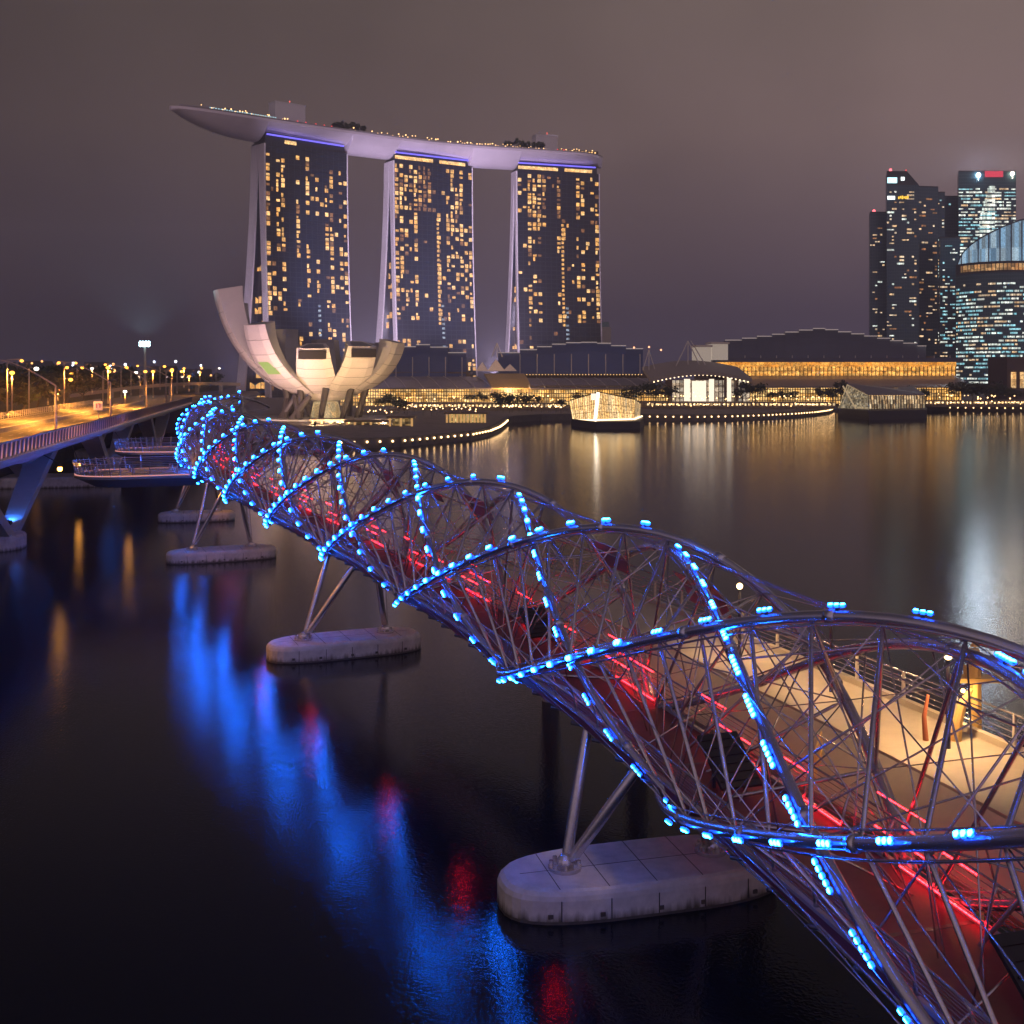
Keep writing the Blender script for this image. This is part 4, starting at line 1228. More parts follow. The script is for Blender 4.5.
gb = [Vector((bL.x - 1, bL.y, 0)), Vector((bC.x - 1, bC.y - 4, 0)), Vector((X_(640, 606), 606, 0)), Vector((X_(644, 650), 650, 0)), Vector((X_(580, 668), 668, 0))]
m = MB(); m.prism([(p.x, p.y) for p in gb], -.5, bC.z - .2); m.build('base', mat('pavilion_base_dark', (0.05, 0.045, 0.05), .6), gp)

g2 = empty('glass_pavilion', on_level(880, 419, 0), 'darker floating glass pavilion with lattice end below the convention centre', 'pavilion')
Y2 = 752
LAT = lit_mat('lattice_glow', (1, .72, .36), (1, .86, .6), .08, .55, (1.2, 1.2, 1.2))
a0, a1, a2, a3 = wp(838, 409, 775), wp(869, 409, Y2), wp(868, 395.5, Y2), wp(847, 384.5, 775)
m = MB(); m.face([a0, a1, a2, a3]); m.build('lattice_glazing', LAT, g2)
c0, c1 = wp(925, 408, Y2 + 6), wp(925, 395.5, Y2 + 6)
m = MB(); m.face([a1, c0, c1, a2]); m.build('side_glazing', lit_mat('side_glow', (1, .6, .26), (1, .8, .5), .15, 1.1, (1.6, 1.6, 3)), g2)
m = MB()
for k in range(10):
    m.tube([lerp(a0, a1, k/9) + Vector((0, -.3, 0)), lerp(a3, a2, k/9) + Vector((0, -.3, 0))], .16, 4)
for h in (0, .25, .5, .75, 1): m.tube([lerp(a0, a3, h) + Vector((0, -.3, 0)), lerp(a1, a2, h) + Vector((0, -.3, 0))], .16, 4)
m.tube([wp(843, 386, 774), wp(856, 409, 760)], .55, 5)
m.build('lattice', mat('lattice_painted_glow', (0.6, .5, .35), .5, emit=(1, .75, .4), es=.35), g2)  # lit look of the lattice bars put in as emission
m = MB()
for k in range(22): m.tube([lerp(a1, c0, k/21) + Vector((0, -.4, 0)), lerp(a2, c1, k/21) + Vector((0, -.4, 0))], .3, 4)
m.build('mullion', mat('dark_mullion', (0.06, 0.05, 0.045), .5), g2)
r0, r1 = wp(905, 386, 800), wp(895, 389, 790)
m = MB(); top = [a2, c1, wp(912, 387, 800), wp(896, 389.5, 790), wp(872, 389.5, 790), a3]
m.loft([[q + Vector((0, 0, .2)) for q in top], [q + Vector((0, 0, .9)) for q in top]]); m.build('roof', ROOFG, g2)
m = MB(); q = [on_level(838, 417, 0), on_level(869, 420.0, 0), on_level(927, 418.5, 0), Vector((X_(927, 800), 800, 0)), Vector((X_(838, 810), 810, 0))]
m.prism([(p.x, p.y) for p in q], -.5, a1.z - .15); m.build('base', mat('pavilion_base_dark', (0.05, 0.045, 0.05), .6), g2)

# promenade: lit frames and low pavilions on the quay near the museum
def low_frame(px0, px1, pyt, pyb, Y, label, posts, litm):
    e = empty('quay_pavilion', at((px0 + px1)/2, pyb, Y), label, 'pavilion')
    a, b = at(px0, pyb, Y), at(px1, pyt, Y); z0 = min(a.z, GZ)
    m = MB(); m.boxr(a.x - 1, b.x + 1, Y - 2, Y + 9, b.z, b.z + .9); m.build('roof', FASC, e)
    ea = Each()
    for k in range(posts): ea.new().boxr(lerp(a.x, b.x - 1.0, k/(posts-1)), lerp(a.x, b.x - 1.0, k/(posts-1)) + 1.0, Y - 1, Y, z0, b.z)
    ea.build('light_column', mat('gold_light_column', (0.5, .33, .14), .6, emit=(1, .55, .18), es=.55), e)  # floodlit look of the gold posts put into the material as emission
    m = MB(); m.face([(a.x + 1, Y + 7, z0), (b.x - 1, Y + 7, z0), (b.x - 1, Y + 7, b.z), (a.x + 1, Y + 7, b.z)]); m.build('back_wall', litm, e)
DIMLIT = lit_mat('dim_glow', (1, .55, .15), (1, .7, .3), .02, .5, (1.6, 4, 1.4))
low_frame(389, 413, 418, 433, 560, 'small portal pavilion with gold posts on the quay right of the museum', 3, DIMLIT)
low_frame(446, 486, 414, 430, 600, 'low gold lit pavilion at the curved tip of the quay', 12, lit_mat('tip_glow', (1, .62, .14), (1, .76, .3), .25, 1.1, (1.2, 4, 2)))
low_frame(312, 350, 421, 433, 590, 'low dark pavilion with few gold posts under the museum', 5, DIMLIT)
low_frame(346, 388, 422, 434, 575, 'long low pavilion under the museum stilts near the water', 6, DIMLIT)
# upper promenade: a terrace with a row of lights in front of the malls
for px0, px1, Yt, lab in ((392, 566, 800, 'raised promenade terrace with a row of lights before the left mall'), (646, 836, 830, 'raised promenade terrace before the bright glass hall'),
                          (925, 1060, 880, 'raised promenade terrace with close lights below the skyscrapers')):
    e = empty('terrace', at((px0 + px1)/2, 405, Yt), lab, 'terrace')
    x0, x1 = X_(px0, Yt), X_(px1, Yt)
    m = MB(); m.boxr(x0, x1, Yt, Yt + 40, GZ, GZ + 4.2); m.boxr(x0, x1, Yt - 14, Yt, GZ, GZ + 1.6); m.build('wall', mat('terrace_stone', (0.22, 0.17, 0.13), .8, noise=.2, nscale=.2), e)
    ea = Each(); n = int((x1 - x0)/3.0)
    for k in range(n):
        ea.new().box((lerp(x0, x1, (k + .5)/n), Yt - .1, GZ + 3.0), (1.5, .3, 1.5))
    ea.build('niche_lamp', lit_mat('niche_glow', (1, .58, .22), (1, .74, .4), .5, 3.0, (3, 3, 3)), e)
    ea = Each()
    for k in range(n): 
        if rng.random() < .8: ea.new().sphere((lerp(x0, x1, (k + rng.random())/n), Yt + rng.uniform(1, 25), GZ + 4.2 + rng.uniform(1.5, 5.5)), rng.uniform(.3, .6), 5, 4)
    for k in range(n):
        if rng.random() < .7: ea.new().sphere((lerp(x0, x1, (k + rng.random())/n), Yt - rng.uniform(1, 13), GZ + 1.6 + rng.uniform(.4, 2.5)), rng.uniform(.22, .5), 5, 4)
    ea.build('terrace_lamp', glow('terrace_lamp', (5.5, 3.2, 1.3)), e)
# trees along the promenade
k = 100
for px, py, Y, h, rx, lab in (
    (497, 405, 790, 13, 7.5, 'broad dark tree left of the pair before the gold awning'), (513, 405, 795, 12, 6.5, 'broad dark tree in the middle of the promenade clump'),
    (531, 406, 780, 12, 8.5, 'wide dark tree right of the pair before the gold awning'), (483, 406, 800, 8, 5, 'small dark tree on the left edge of the promenade clump'),
    (470, 406, 800, 7, 5, 'low bushy tree standing before the gold arcade left of the awning'), (385, 404, 740, 11, 8, 'dark flat tree just right of the museum bowl'),
    (398, 405, 745, 10, 7, 'dark round tree beside the museum before the left mall'), (404, 406, 735, 9, 6, 'dark tree farthest right of the museum row'),
    (560, 406, 790, 7, 6, 'low dark tree left of the floating gold pavilion'), (578, 404, 820, 7.5, 6, 'low dark tree directly behind the floating gold pavilion'),
    (640, 405, 800, 13, 9, 'spreading tree right of the floating gold pavilion'), (655, 406, 810, 14, 8, 'tall spreading tree left of the bright glass hall'),
    (668, 407, 815, 13, 6, 'upright tree against the left end of the bright hall'), (628, 404, 800, 10, 7, 'tree behind the roof of the floating gold pavilion'),
    (742, 405, 830, 14, 7, 'broad dark tree right of the bright glass hall'), (755, 405, 835, 14, 7.5, 'round dark tree at the left end of the convention arcade'),
    (772, 404, 850, 8, 5, 'small palm like tree first in the row along the convention arcade'), (783, 404, 850, 8, 5, 'small tree second in the row along the convention arcade'),
    (794, 404, 850, 8, 5, 'small tree third in the row along the convention arcade'), (822, 404, 850, 10, 5, 'round tree left of the lattice pavilion'),
    (832, 404, 850, 10, 5, 'round tree touching the lattice pavilion'), (841, 403, 860, 15, 5, 'ball shaped dark tree above the lattice pavilion'),
    (913, 404, 860, 11, 6, 'dark tree just right of the lattice pavilion'), (924, 404, 865, 11, 6, 'dark tree two places right of the lattice pavilion'),
    (958, 402, 870, 15, 8, 'tall dark tree left in the clump below the rounded skyscraper'), (972, 402, 875, 15, 8, 'dark tree inside the clump below the rounded skyscraper'),
    (985, 402, 870, 17, 9, 'tallest dark tree in the clump below the rounded skyscraper'), (998, 402, 875, 15, 8, 'dark tree right in the clump below the rounded skyscraper'),
    (1016, 402, 870, 9, 6, 'greenish lit tree at the right edge below the low building')):
    p = at(px, py, Y); tree((p.x, p.y, GZ + (4.2 if Y > 795 else 0)), h, rx, lab, 260, h*.065, k, 'promenade_tree', 'trees along the promenade', .3); k += 1
e = empty('cable_mast', at(957, 350, 1400), 'x', 'x') if False else None

# ------------------------------------------------------------------ skyscrapers on the right
SKY_GLASS = grid_glass('skyscraper_glass', (0.045, 0.105, 0.15), (0.07, 0.14, 0.185), 3.2, 4.3, .16, .2)
SKY_TEAL = grid_glass('teal_glass', (0.045, 0.125, 0.16), (0.08, 0.17, 0.21), 3.0, 4.6, .18, .2)
OFFICE = [lit_mat('office_%s' % n, c1, c2, s1, s2, (2.2, 2.2, 9)) for n, c1, c2, s1, s2 in
          (('warm', (1, .60, .28), (1, .80, .55), .5, 1.8), ('white', (.80, 1, .90), (1, .97, .85), .7, 2.2), ('teal', (.30, .85, 1), (.55, .95, 1), .45, 1.6), ('orange', (1, .36, .12), (1, .5, .2), .25, .8))]
def facade(e, A, B, z0, z1, glass, fl=4.4, p=.15, runs=(1, 3), mix=(0, 1), colw=3.2, seed=0, name='wall', pf=None):
    r2 = random.Random(seed); d = (B - A); L = d.length; u = d/L; nrm = Vector((u.y, -u.x, 0))
    if nrm.y > 0: nrm = -nrm
    m = MB(); m.face([A + Vector((0, 0, z0)), B + Vector((0, 0, z0)), B + Vector((0, 0, z1)), A + Vector((0, 0, z1))], 0, [(0, z0), (L, z0), (L, z1), (0, z1)])
    m.build(name, glass, e)
    qs = []; nc = int(L/colw); z = z0 + 2
    while z < z1 - fl*2.2:
        c = 0; pp = pf((z - z0)/(z1 - z0)) if pf else p
        rowm = r2.random()
        while c < nc:
            if r2.random() < pp:
                k = min(r2.randint(*runs), nc - c); a0 = (c + .08)*colw; a1 = (c + k - .08)*colw
                mi = mix[int(r2.random()*len(mix))]
                o = A + u*a0 + nrm*.15; o1 = A + u*a1 + nrm*.15
                h = fl*(.5 if r2.random() < .6 else .34)
                qs.append(([o + Vector((0, 0, z)), o1 + Vector((0, 0, z)), o1 + Vector((0, 0, z + h)), o + Vector((0, 0, z + h))], mi)); c += k
            c += 1
        z += fl
    return qs
def skyscraper(label, px0, px1, pyt, Y, depth, glass, seed, p=.15, runs=(1, 3), mix=(0, 1), side=None, sp=None, pf=None, turn=0.0, cut=None, fl=4.4, name='skyscraper'):
    x0, x1 = X_(px0, Y), X_(px1, Y); z1 = Z_(pyt, Y)
    e = empty(name, ((x0 + x1)/2, Y + depth/2, GZ), label, 'skyscraper')
    A = Vector((x0, Y, 0)); B = Vector((x1, Y + turn, 0)); C = B + Vector((0, depth, 0)); D = A + Vector((0, depth, 0))
    qs = facade(e, A, B, GZ, z1 - (cut or 0), glass, fl, p, runs, mix, 3.2, seed, 'wall', pf)
    # the side towards the bay (left) shows as well
    E_ = A + Vector((A.x/A.y*depth - 1.5, depth, 0))
    qs += facade(e, E_, A, GZ, z1, glass, fl, (sp if sp is not None else p), runs, mix, 3.2, seed + 1, 'side_wall')
    m = MB()
    m.face([C + Vector((0, 0, GZ)), E_ + Vector((0, 0, GZ)), E_ + Vector((0, 0, z1)), C + Vector((0, 0, z1))])
    m.face([B + Vector((0, 0, GZ)), C + Vector((0, 0, GZ)), C + Vector((0, 0, z1 - (cut or 0))), B + Vector((0, 0, z1 - (cut or 0)))])
    m.build('rear_wall', glass, e)
    m = MB()
    tA, tB, tC, tE = A + Vector((0, 0, z1)), B + Vector((0, 0, z1 - (cut or 0))), C + Vector((0, 0, z1 - (cut or 0))), E_ + Vector((0, 0, z1))
    if cut:
        mA = lerp(A, B, .62) + Vector((0, 0, z1)); mE = lerp(E_, C, .62) + Vector((0, 0, z1)); zc = z1 - cut
        m.face([tA, mA, mE, tE]); m.face([mA, tB, tC, mE]); m.face([A + Vector((0, -.02, zc)), B + Vector((0, -.02, zc)), mA + Vector((0, -.02, 0)), tA + Vector((0, -.02, 0))])
    else:
        up = Vector((0, 0, 1.8)); m.loft([[tA, tB, tC, tE], [tA + up, tB + up, tC + up, tE + up]])
    m.build('roof', mat('tower_roof', (0.05, 0.055, 0.065), .6), e)
    add_windows(e, qs, OFFICE, 60)
    return e, z1
def roof_lamp(e, px, py, Y, rgb, r, name='roof_lamp'):
    m = MB(); m.sphere(at(px, py, Y), r, 8, 5); m.tube([at(px, py, Y), at(px, py, Y) + Vector((0, 0, -r - 4))], .3, 5); m.build(name, glow(name + '_%d' % (rgb[0]*10), rgb), e)
Ys = 1500
a_, z_ = skyscraper('slim dark skyscraper farthest left of the group, red lamp on its roof', 870, 886.5, 213, Ys, 40, SKY_GLASS, 11, .13, (1, 2), (0, 0, 1, 3))
roof_lamp(a_, 874, 211, Ys + 3, (3.2, .5, .6), 2.1)
b_, z_ = skyscraper('dark skyscraper with a sloping top corner and a bright panel near its roof', 886.8, 919, 171, Ys - 20, 50, SKY_GLASS, 12, .12, (1, 3), (0, 1, 0, 3), cut=18)
roof_lamp(b_, 890.5, 170, Ys - 17, (3.2, .5, .6), 2.0); roof_lamp(b_, 906, 170.5, Ys - 17, (1.2, .15, .15), 1.3)
for pa, pb, ya, yb, g in ((887.5, 897, 177.5, 183, (1.3, 2.3, 2.6)), (901, 904.5, 177, 180.5, (2.2, 2.4, 2.4)), (887.5, 895, 196, 199.5, (2.2, 2.1, 1.7))):
    p, q = at(pa, yb, Ys - 20.6), at(pb, ya, Ys - 20.6); m = MB(); m.boxr(p.x, q.x, Ys - 20.8, Ys - 20.3, p.z, q.z); m.build('lit_panel', glow('lit_panel_%d' % (g[0]*100), g), b_)
m = MB()                                     # gold sign: blocks of illegible lettering
for k in range(6):
    p = at(898.2 + k*1.8, 199, Ys - 20.6); m.boxr(p.x, p.x + 1.6, Ys - 20.9, Ys - 20.3, p.z + (k % 2)*.8, p.z + 3.2 + (k % 3)*.5)
m.build('gold_sign', glow('gold_sign', (2.0, 1.1, .1)), b_)
c_, z_ = skyscraper('dark grey skyscraper with a flat top and rows of orange windows', 917, 940, 187, Ys + 10, 45, SKY_GLASS, 13, .10, (1, 3), (0, 3, 3, 0), turn=6)
c2_, z_ = skyscraper('slender dark tower stepping down beside the orange windowed one', 937, 945, 193, Ys + 22, 30, SKY_GLASS, 14, .22, (1, 2), (0, 2, 1))
d_, z_ = skyscraper('hazy dim skyscraper set back between the dark pair and the crowned one', 944, 958, 197, Ys + 90, 30, SKY_GLASS, 15, .04, (1, 1), (0, 2))
f_, z_ = skyscraper('low dim office block in front of the set back skyscraper', 940, 960, 238, Ys - 30, 30, SKY_GLASS, 16, .25, (1, 3), (0, 2, 2, 1), pf=lambda t: .05 if t > .75 else .3)
e_, z_ = skyscraper('tall skyscraper with two brilliant white lamps and a red sign at its crown', 958.5, 1016, 172, Ys + 40, 60, SKY_TEAL, 17, .5, (2, 7), (1, 1, 0, 2), sp=.35, pf=lambda t: .0 if t > .93 else (.66 if t > .45 else .5))
roof_lamp(e_, 978.5, 175, Ys + 38, (16, 18, 22), 2.9, 'crown_lamp'); roof_lamp(e_, 1012.5, 173.5, Ys + 38, (18, 15, 11), 2.6, 'crown_lamp')
point('crown_light', at(978.5, 165, Ys + 62), 340000, (.72, .86, 1), 9, e_); point('crown_light', at(1011, 165, Ys + 62), 150000, (1, .85, .7), 9, e_)  # unseen lights added above the roof for a halo in the haze
p, q = at(985, 177, Ys + 39), at(1003, 171, Ys + 39); m = MB(); m.boxr(p.x, q.x, Ys + 38.6, Ys + 39.6, p.z, q.z); m.build('red_sign', glow('red_sign', (.85, .06, .11)), e_)
for pa, pb, k0 in ((980, 995, 14),):
    m = MB()
    for k in range(k0):
        w_ = lerp(6, 15.5, min(1, k/7)); zpy = 186 + k*4.4; p, q = at(995 - w_, zpy + 2.4, Ys + 39.7), at(995, zpy, Ys + 39.7); m.boxr(p.x, q.x, Ys + 39.5, Ys + 39.9, p.z, q.z)
    m.build('lit_floor', OFFICE[1], e_)
# rounded tower in front, glass crown lit pale blue
Yr = 1380
g_ = empty('skyscraper', (X_(1010, Yr), Yr + 30, GZ), 'rounded glass office tower at the right edge with a lit pale blue crown', 'skyscraper')
cx, cy_, rad = X_(1020, Yr), Yr + 58, (X_(1020, Yr) - X_(974, Yr))
arc = [(cx + rad*math.cos(a), cy_ + rad*math.sin(a)) for a in [R(180) + R(180)*k/40 for k in range(41)]]
ztop = Z_(272, Yr); m = MB(); L = 0
for a, b in zip(arc[:-1], arc[1:]):
    l_ = math.hypot(b[0]-a[0], b[1]-a[1]); m.face([(*a, GZ), (*b, GZ), (*b, ztop), (*a, ztop)], 0, [(L, GZ), (L + l_, GZ), (L + l_, ztop), (L, ztop)]); L += l_
m.build('curved_wall', SKY_TEAL, g_)
m = MB(); m.loft([[(p[0], p[1], GZ) for p in arc], [(p[0], p[1], ztop) for p in arc]], False, False); 
m = MB(); m.face([(p[0], p[1], ztop) for p in arc]); m.build('roof', ROOFD, g_)
r2 = random.Random(5); qs = []
def arcp(t, off_=.3):
    a = math.pi + math.pi*t; return Vector((cx + (rad + off_)*math.cos(a), cy_ + (rad + off_)*math.sin(a), 0))
z = GZ + 8
while z < ztop - 8:
    t = 0.02; pr = .74 if z < ztop - 22 else .3
    if z > ztop - 14: pr = 0
    while t < .78:
        w_ = r2.choice((.02, .035, .05, .08))
        if r2.random() < pr:
            mi = 1 if r2.random() < .38 else (2 if r2.random() < .55 else 0); n_ = max(1, int(w_/.02))
            for j in range(n_):
                q0, q1 = arcp(t + j*w_/n_), arcp(t + (j + .92)*w_/n_)
                qs.append(([q0 + Vector((0, 0, z)), q1 + Vector((0, 0, z)), q1 + Vector((0, 0, z + 2.1)), q0 + Vector((0, 0, z + 2.1))], mi))
        t += w_ + .006
    z += 4.6
add_windows(g_, qs, OFFICE, 60)
CROWN = lit_mat('crown_glass', (.30, .62, .95), (.62, .85, 1), .3, 1.0, (5, 5, 30))
m = MB(); m2 = MB(); tops = []
for k in range(41):
    t = k/40; q = arcp(t, -1.5); h = Z_(lerp(262, 219, min(1, max(0, (t - .02)/.5))**.62), Yr); tops.append((q, h))
for k in range(0, 40):
    (q0, h0), (q1, h1) = tops[k], tops[k+1]
    m.face([q0 + Vector((0, 0, ztop + 14)), q1 + Vector((0, 0, ztop + 14)), q1 + Vector((0, 0, h1)), q0 + Vector((0, 0, h0))])
    if k % 3 == 0: m2.tube([q0 + Vector((0, -.3, ztop)), q0 + Vector((0, -.3, h0))], .8, 4)
m2.tube([q + Vector((0, -.3, h)) for q, h in tops], .9, 5)
m.build('crown', CROWN, g_); m2.build('crown_frame', STEEL_DARK, g_)
m = MB()
for k in range(3, 34):
    q0, q1 = arcp(k/40, .1), arcp((k + .8)/40, .1); m.face([q0 + Vector((0, 0, ztop + 3)), q1 + Vector((0, 0, ztop + 3)), q1 + Vector((0, 0, ztop + 11)), q0 + Vector((0, 0, ztop + 11))])
m.build('terrace_window', lit_mat('terrace_orange', (1, .42, .12), (1, .6, .25), .25, 1.0, (5, 5, 12)), g_)
m = MB(); q = [arcp(k/40, -.4) for k in range(41)]
for k in range(40): m.face([q[k] + Vector((0, 0, ztop)), q[k+1] + Vector((0, 0, ztop)), q[k+1] + Vector((0, 0, ztop + 14)), q[k] + Vector((0, 0, ztop + 14))])
m.build('terrace_wall', mat('tower_roof', (0.05, 0.055, 0.065), .6), g_)
lb = empty('low_building', at(1016, 392, 1000), 'low brown building with orange lit doors at the right edge', 'building')
p, q = at(1007, 394, 1000), at(1060, 357, 1000); m = MB(); m.boxr(p.x, q.x, 1000, 1040, GZ, q.z); m.build('wall', mat('brown_wall', (0.13, 0.09, 0.08), .8), lb)
for k in range(4):
    p, q = at(1011 + k*9, 388, 999.8), at(1016 + k*9, 372, 999.8); m = MB(); m.boxr(p.x, q.x, 999.4, 999.8, p.z, q.z); m.build('lit_door', lit_mat('door_orange', (1, .5, .15), (1, .65, .3), .6, 1.6, (3, 3, 6)), lb)
# a white panelled block that looks out behind the right hotel tower
wb = empty('white_block', at(605, 350, 1500), 'small pale block with a glass top beside the right hotel tower', 'building')
p, q = at(599, 360, 1500), at(611, 327, 1500); m = MB(); m.boxr(p.x, q.x, 1500, 1540, GZ, q.z); m.build('wall', mat('pale_panels', (0.55, 0.5, 0.46), .7), wb)
p, q = at(599, 327, 1502), at(609, 322, 1502); m = MB(); m.boxr(p.x, q.x, 1502, 1530, p.z, q.z); m.build('glass_top', mat('teal_top', (0.2, .32, .34), .3), wb)
# ------------------------------------------------------------------ the road bridge on the left
RZ = 18.0
r0, r1 = Vector((-68.3, 153, 0)), Vector((-204, 862, 0))
rd = (r1 - r0).normalized(); rn = Vector((-rd.y, rd.x, 0))           # rn points left, away from the footbridge
def rp(s, lat, z=0.0): return r0 + rd*s + rn*lat + Vector((0, 0, RZ + z))
ASPH = mat('asphalt', (0.075, 0.07, 0.068), .55, noise=.25, nscale=.3)
FOOT = mat('footway_paving', (0.36, 0.30, 0.24), .75, noise=.12, nscale=.5)
GIRD = mat('girder_paint', (0.30, 0.34, 0.42), .55, noise=.10, nscale=.3)
rb = empty('road_bridge', rp(60, 15, -8), 'wide concrete road bridge on the left under orange street lamps', 'bridge')
SB0, SB1 = -70, 300
m = MB()
m.loft([[rp(s, 0, 0), rp(s, 34, 0), rp(s, 34, -1.0), rp(s, 30, -2.4), rp(s, 5, -2.4), rp(s, 0.3, -1.1)] for s in frange(SB0, SB1, 12)])
m.build('deck', GIRD, rb)
m = MB(); m.loft([[rp(s, .4, .01), rp(s, 6.2, .01), rp(s, 6.2, .16), rp(s, .4, .16)] for s in frange(SB0, SB1, 12)]); m.build('footway', FOOT, rb)
m = MB(); m.face([rp(SB0, 6.3, .012), rp(SB1, 6.3, .012), rp(SB1, 33.4, .012), rp(SB0, 33.4, .012)]); m.build('carriageway', ASPH, rb)
m = MB()
for lat in (10.2, 13.8, 23.0, 26.6, 30.2):
    for s in frange(SB0, SB1, 8):
        m.face([rp(s, lat, .02), rp(s + 3.4, lat, .02), rp(s + 3.4, lat + .18, .02), rp(s, lat + .18, .02)])
for lat in (6.7, 17.4, 19.4, 33.0):
    m.face([rp(SB0, lat, .02), rp(SB1, lat, .02), rp(SB1, lat + .2, .02), rp(SB0, lat + .2, .02)])
m.build('lane_marking', mat('road_paint', (0.7, 0.66, 0.55), .6), rb)
m = MB(); m.loft([[rp(s, 17.9, 0.01), rp(s, 18.9, 0.01), rp(s, 18.8, .9), rp(s, 18.0, .9)] for s in (SB0, SB1)]); m.build('median', CONC_GREY, rb)
m = MB(); m.loft([[rp(s, 5.6, .17), rp(s, 6.1, .17), rp(s, 6.05, 1.15), rp(s, 5.65, 1.15)] for s in (SB0, 150)]); m.build('barrier', mat('barrier_brown', (0.20, 0.14, 0.09), .7), rb)
m = MB(); m.tube([rp(SB0, -.62, .0), rp(SB1, -.62, .0)], .09, 5); m.build('parapet_light', glow('parapet_light', (11.0, 5.2, 3.6)), rb)  # light tube added to brighten the parapet panels
m = MB(); m.loft([[rp(q, 0, -.32), rp(q, -.95, -.32), rp(q, -.95, .30), rp(q, -.87, .30), rp(q, -.87, -.24), rp(q, 0, -.24)] for q in (SB0, SB1)]); m.build('added_light_shield', GIRD, rb)  # added shield that keeps the light tube out of view
pr = Each()
for s in frange(SB0, SB1, 2.6):
    a = rp(s + .35, .15, .25); b = rp(s + 2.25, .15, .25)
    pr.new().loft([[a, b, b + rn*.12, a + rn*.12], [a + Vector((0, 0, 2.0)) - rn*.1, b + Vector((0, 0, 2.0)) - rn*.1, b + Vector((0, 0, 2.0)) + rn*.05, a + Vector((0, 0, 2.0)) + rn*.05]])
pr.build('parapet_panel', mat('parapet_panel', (0.58, 0.42, 0.36), .55, noise=.05, nscale=.4), rb)
ea = Each()
for s in frange(SB0, SB1, 2.6):
    a = rp(s + 1.3 - 1.3, .0, .1); ea.new().tube([a, a + Vector((0, 0, 2.35)) - rn*.15], .17, 4)
ea.build('parapet_post', STEEL_DARK, rb)
m = MB(); m.tube([rp(SB0, -.12, 2.42), rp(SB1, -.12, 2.42)], .16, 6); m.tube([rp(SB0, 0, .2), rp(SB1, 0, .2)], .14, 4)
m.build('parapet_rail', STEEL_DARK, rb)
m = MB()
for s in frange(SB0, SB1, 2.6): m.tube([rp(s, 33.8, .1), rp(s, 33.8, 1.6)], .12, 4)
for h in (.5, .9, 1.3, 1.65): m.tube([rp(SB0, 33.8, h), rp(SB1, 33.8, h)], .07, 4)
m.build('far_railing', mat('white_rail', (0.6, 0.55, 0.48), .5), rb)
m = MB()      # haunched girder below the deck
for lat0, lat1 in ((6.5, 11.5), (26.5, 31.5)):
    secs = []
    for s in frange(SB0, 290, 5):
        q = min(abs(s - c) for c in (-52, 50, 158, 262)); dp = 1.0 + 1.6*max(0, 1 - q/44)**1.5
        secs.append([rp(s, lat0, -1.2), rp(s, lat1, -1.2), rp(s, lat1, -1.2 - dp), rp(s, lat0, -1.2 - dp)])
    m.loft(secs)
m.build('girder', GIRD, rb)
def road_pier(s, label):
    c = rp(s, 27, 0); c.z = 0
    e = empty('road_bridge_pier', c, label, 'pier')
    m = MB(); pts = []
    for k in range(32):
        a = 2*math.pi*k/32; x = math.copysign(abs(math.cos(a))**.6, math.cos(a))*20.5; y = math.copysign(abs(math.sin(a))**.75, math.sin(a))*7.0
        pts.append(c + rn*x + rd*y)
    m.loft([[(c.x + (p.x-c.x)*k, c.y + (p.y-c.y)*k, z) for p in pts] for k, z in ((1, -.6), (1, 2.0), (.985, 2.4), (.94, 2.7))])
    m.build('pile_cap', CONC, e)
    for lat in (9.5, 30.0):
        for q in (-1, 1):
            m = MB(); b = rp(s + q*2.2, lat, 0); b.z = 2.4; t_ = rp(s + q*31, lat, -2.6)
            m.loft([[b + rd*2.0 - rn*1.4, b + rd*2.0 + rn*1.4, b - rd*2.0 + rn*1.4, b - rd*2.0 - rn*1.4], [t_ + rd*2.8 - rn*2.4, t_ + rd*2.8 + rn*2.4, t_ - rd*2.8 + rn*2.4, t_ - rd*2.8 - rn*2.4]])
            m.build('pier_leg', mat('pier_concrete', (0.42, 0.43, 0.46), .7, noise=.1, nscale=.4), e)
    return e
road_pier(46, 'nearest concrete pier of the road bridge, its blue lit leg leaning over a rounded float')
road_pier(158, 'second concrete pier of the road bridge behind the viewing platforms')
road_pier(262, 'farthest concrete pier of the road bridge near the shore')
# blue floodlights fixed on the pile caps wash the underside
for p, tgt, lab, pw in ((rp(49, 10.0, 0), rp(74, 2, -4), 'blue floodlight on the nearest float, washing the leaning leg and girder', 5000), (rp(157, 9.0, 0), rp(130, 2, -3), 'blue floodlight on the second float under the road bridge', 7000)):
    p.z = 2.7
    floodlight('floodlight', p, tgt, pw, (.03, .20, 1.0), 120, lab, .6, (.1, .6, 2.5))
# hooded orange lamps hung under the road deck; the water mirrors them
for (x, y, z), lab in (((-74.7, 190, 14.0), 'orange lamp hung under the road bridge beside the nearest leaning leg'), ((-86, 258, 11.5), 'orange lamp hung low under the road bridge above the viewing platform'), ((-101, 268, 8.4), 'small round orange lamp on the second pier of the road bridge')):
    e = empty('underdeck_lamp', (x, y, z), lab, 'lamp')
    m = MB(); m.sphere((x, y, z), .42, 8, 6); m.build('lamp_head', glow('underdeck_lamp', (26, 10.5, 1.4)), e)
    m = MB(); m.tube([(x, y, z + .3), (x, y, z + .8)], [.5, .2], 8); m.tube([(x, y, z + .8), (x - 3, y, RZ - 1.5)], .09, 5); m.build('bracket', STEEL_DARK, e)
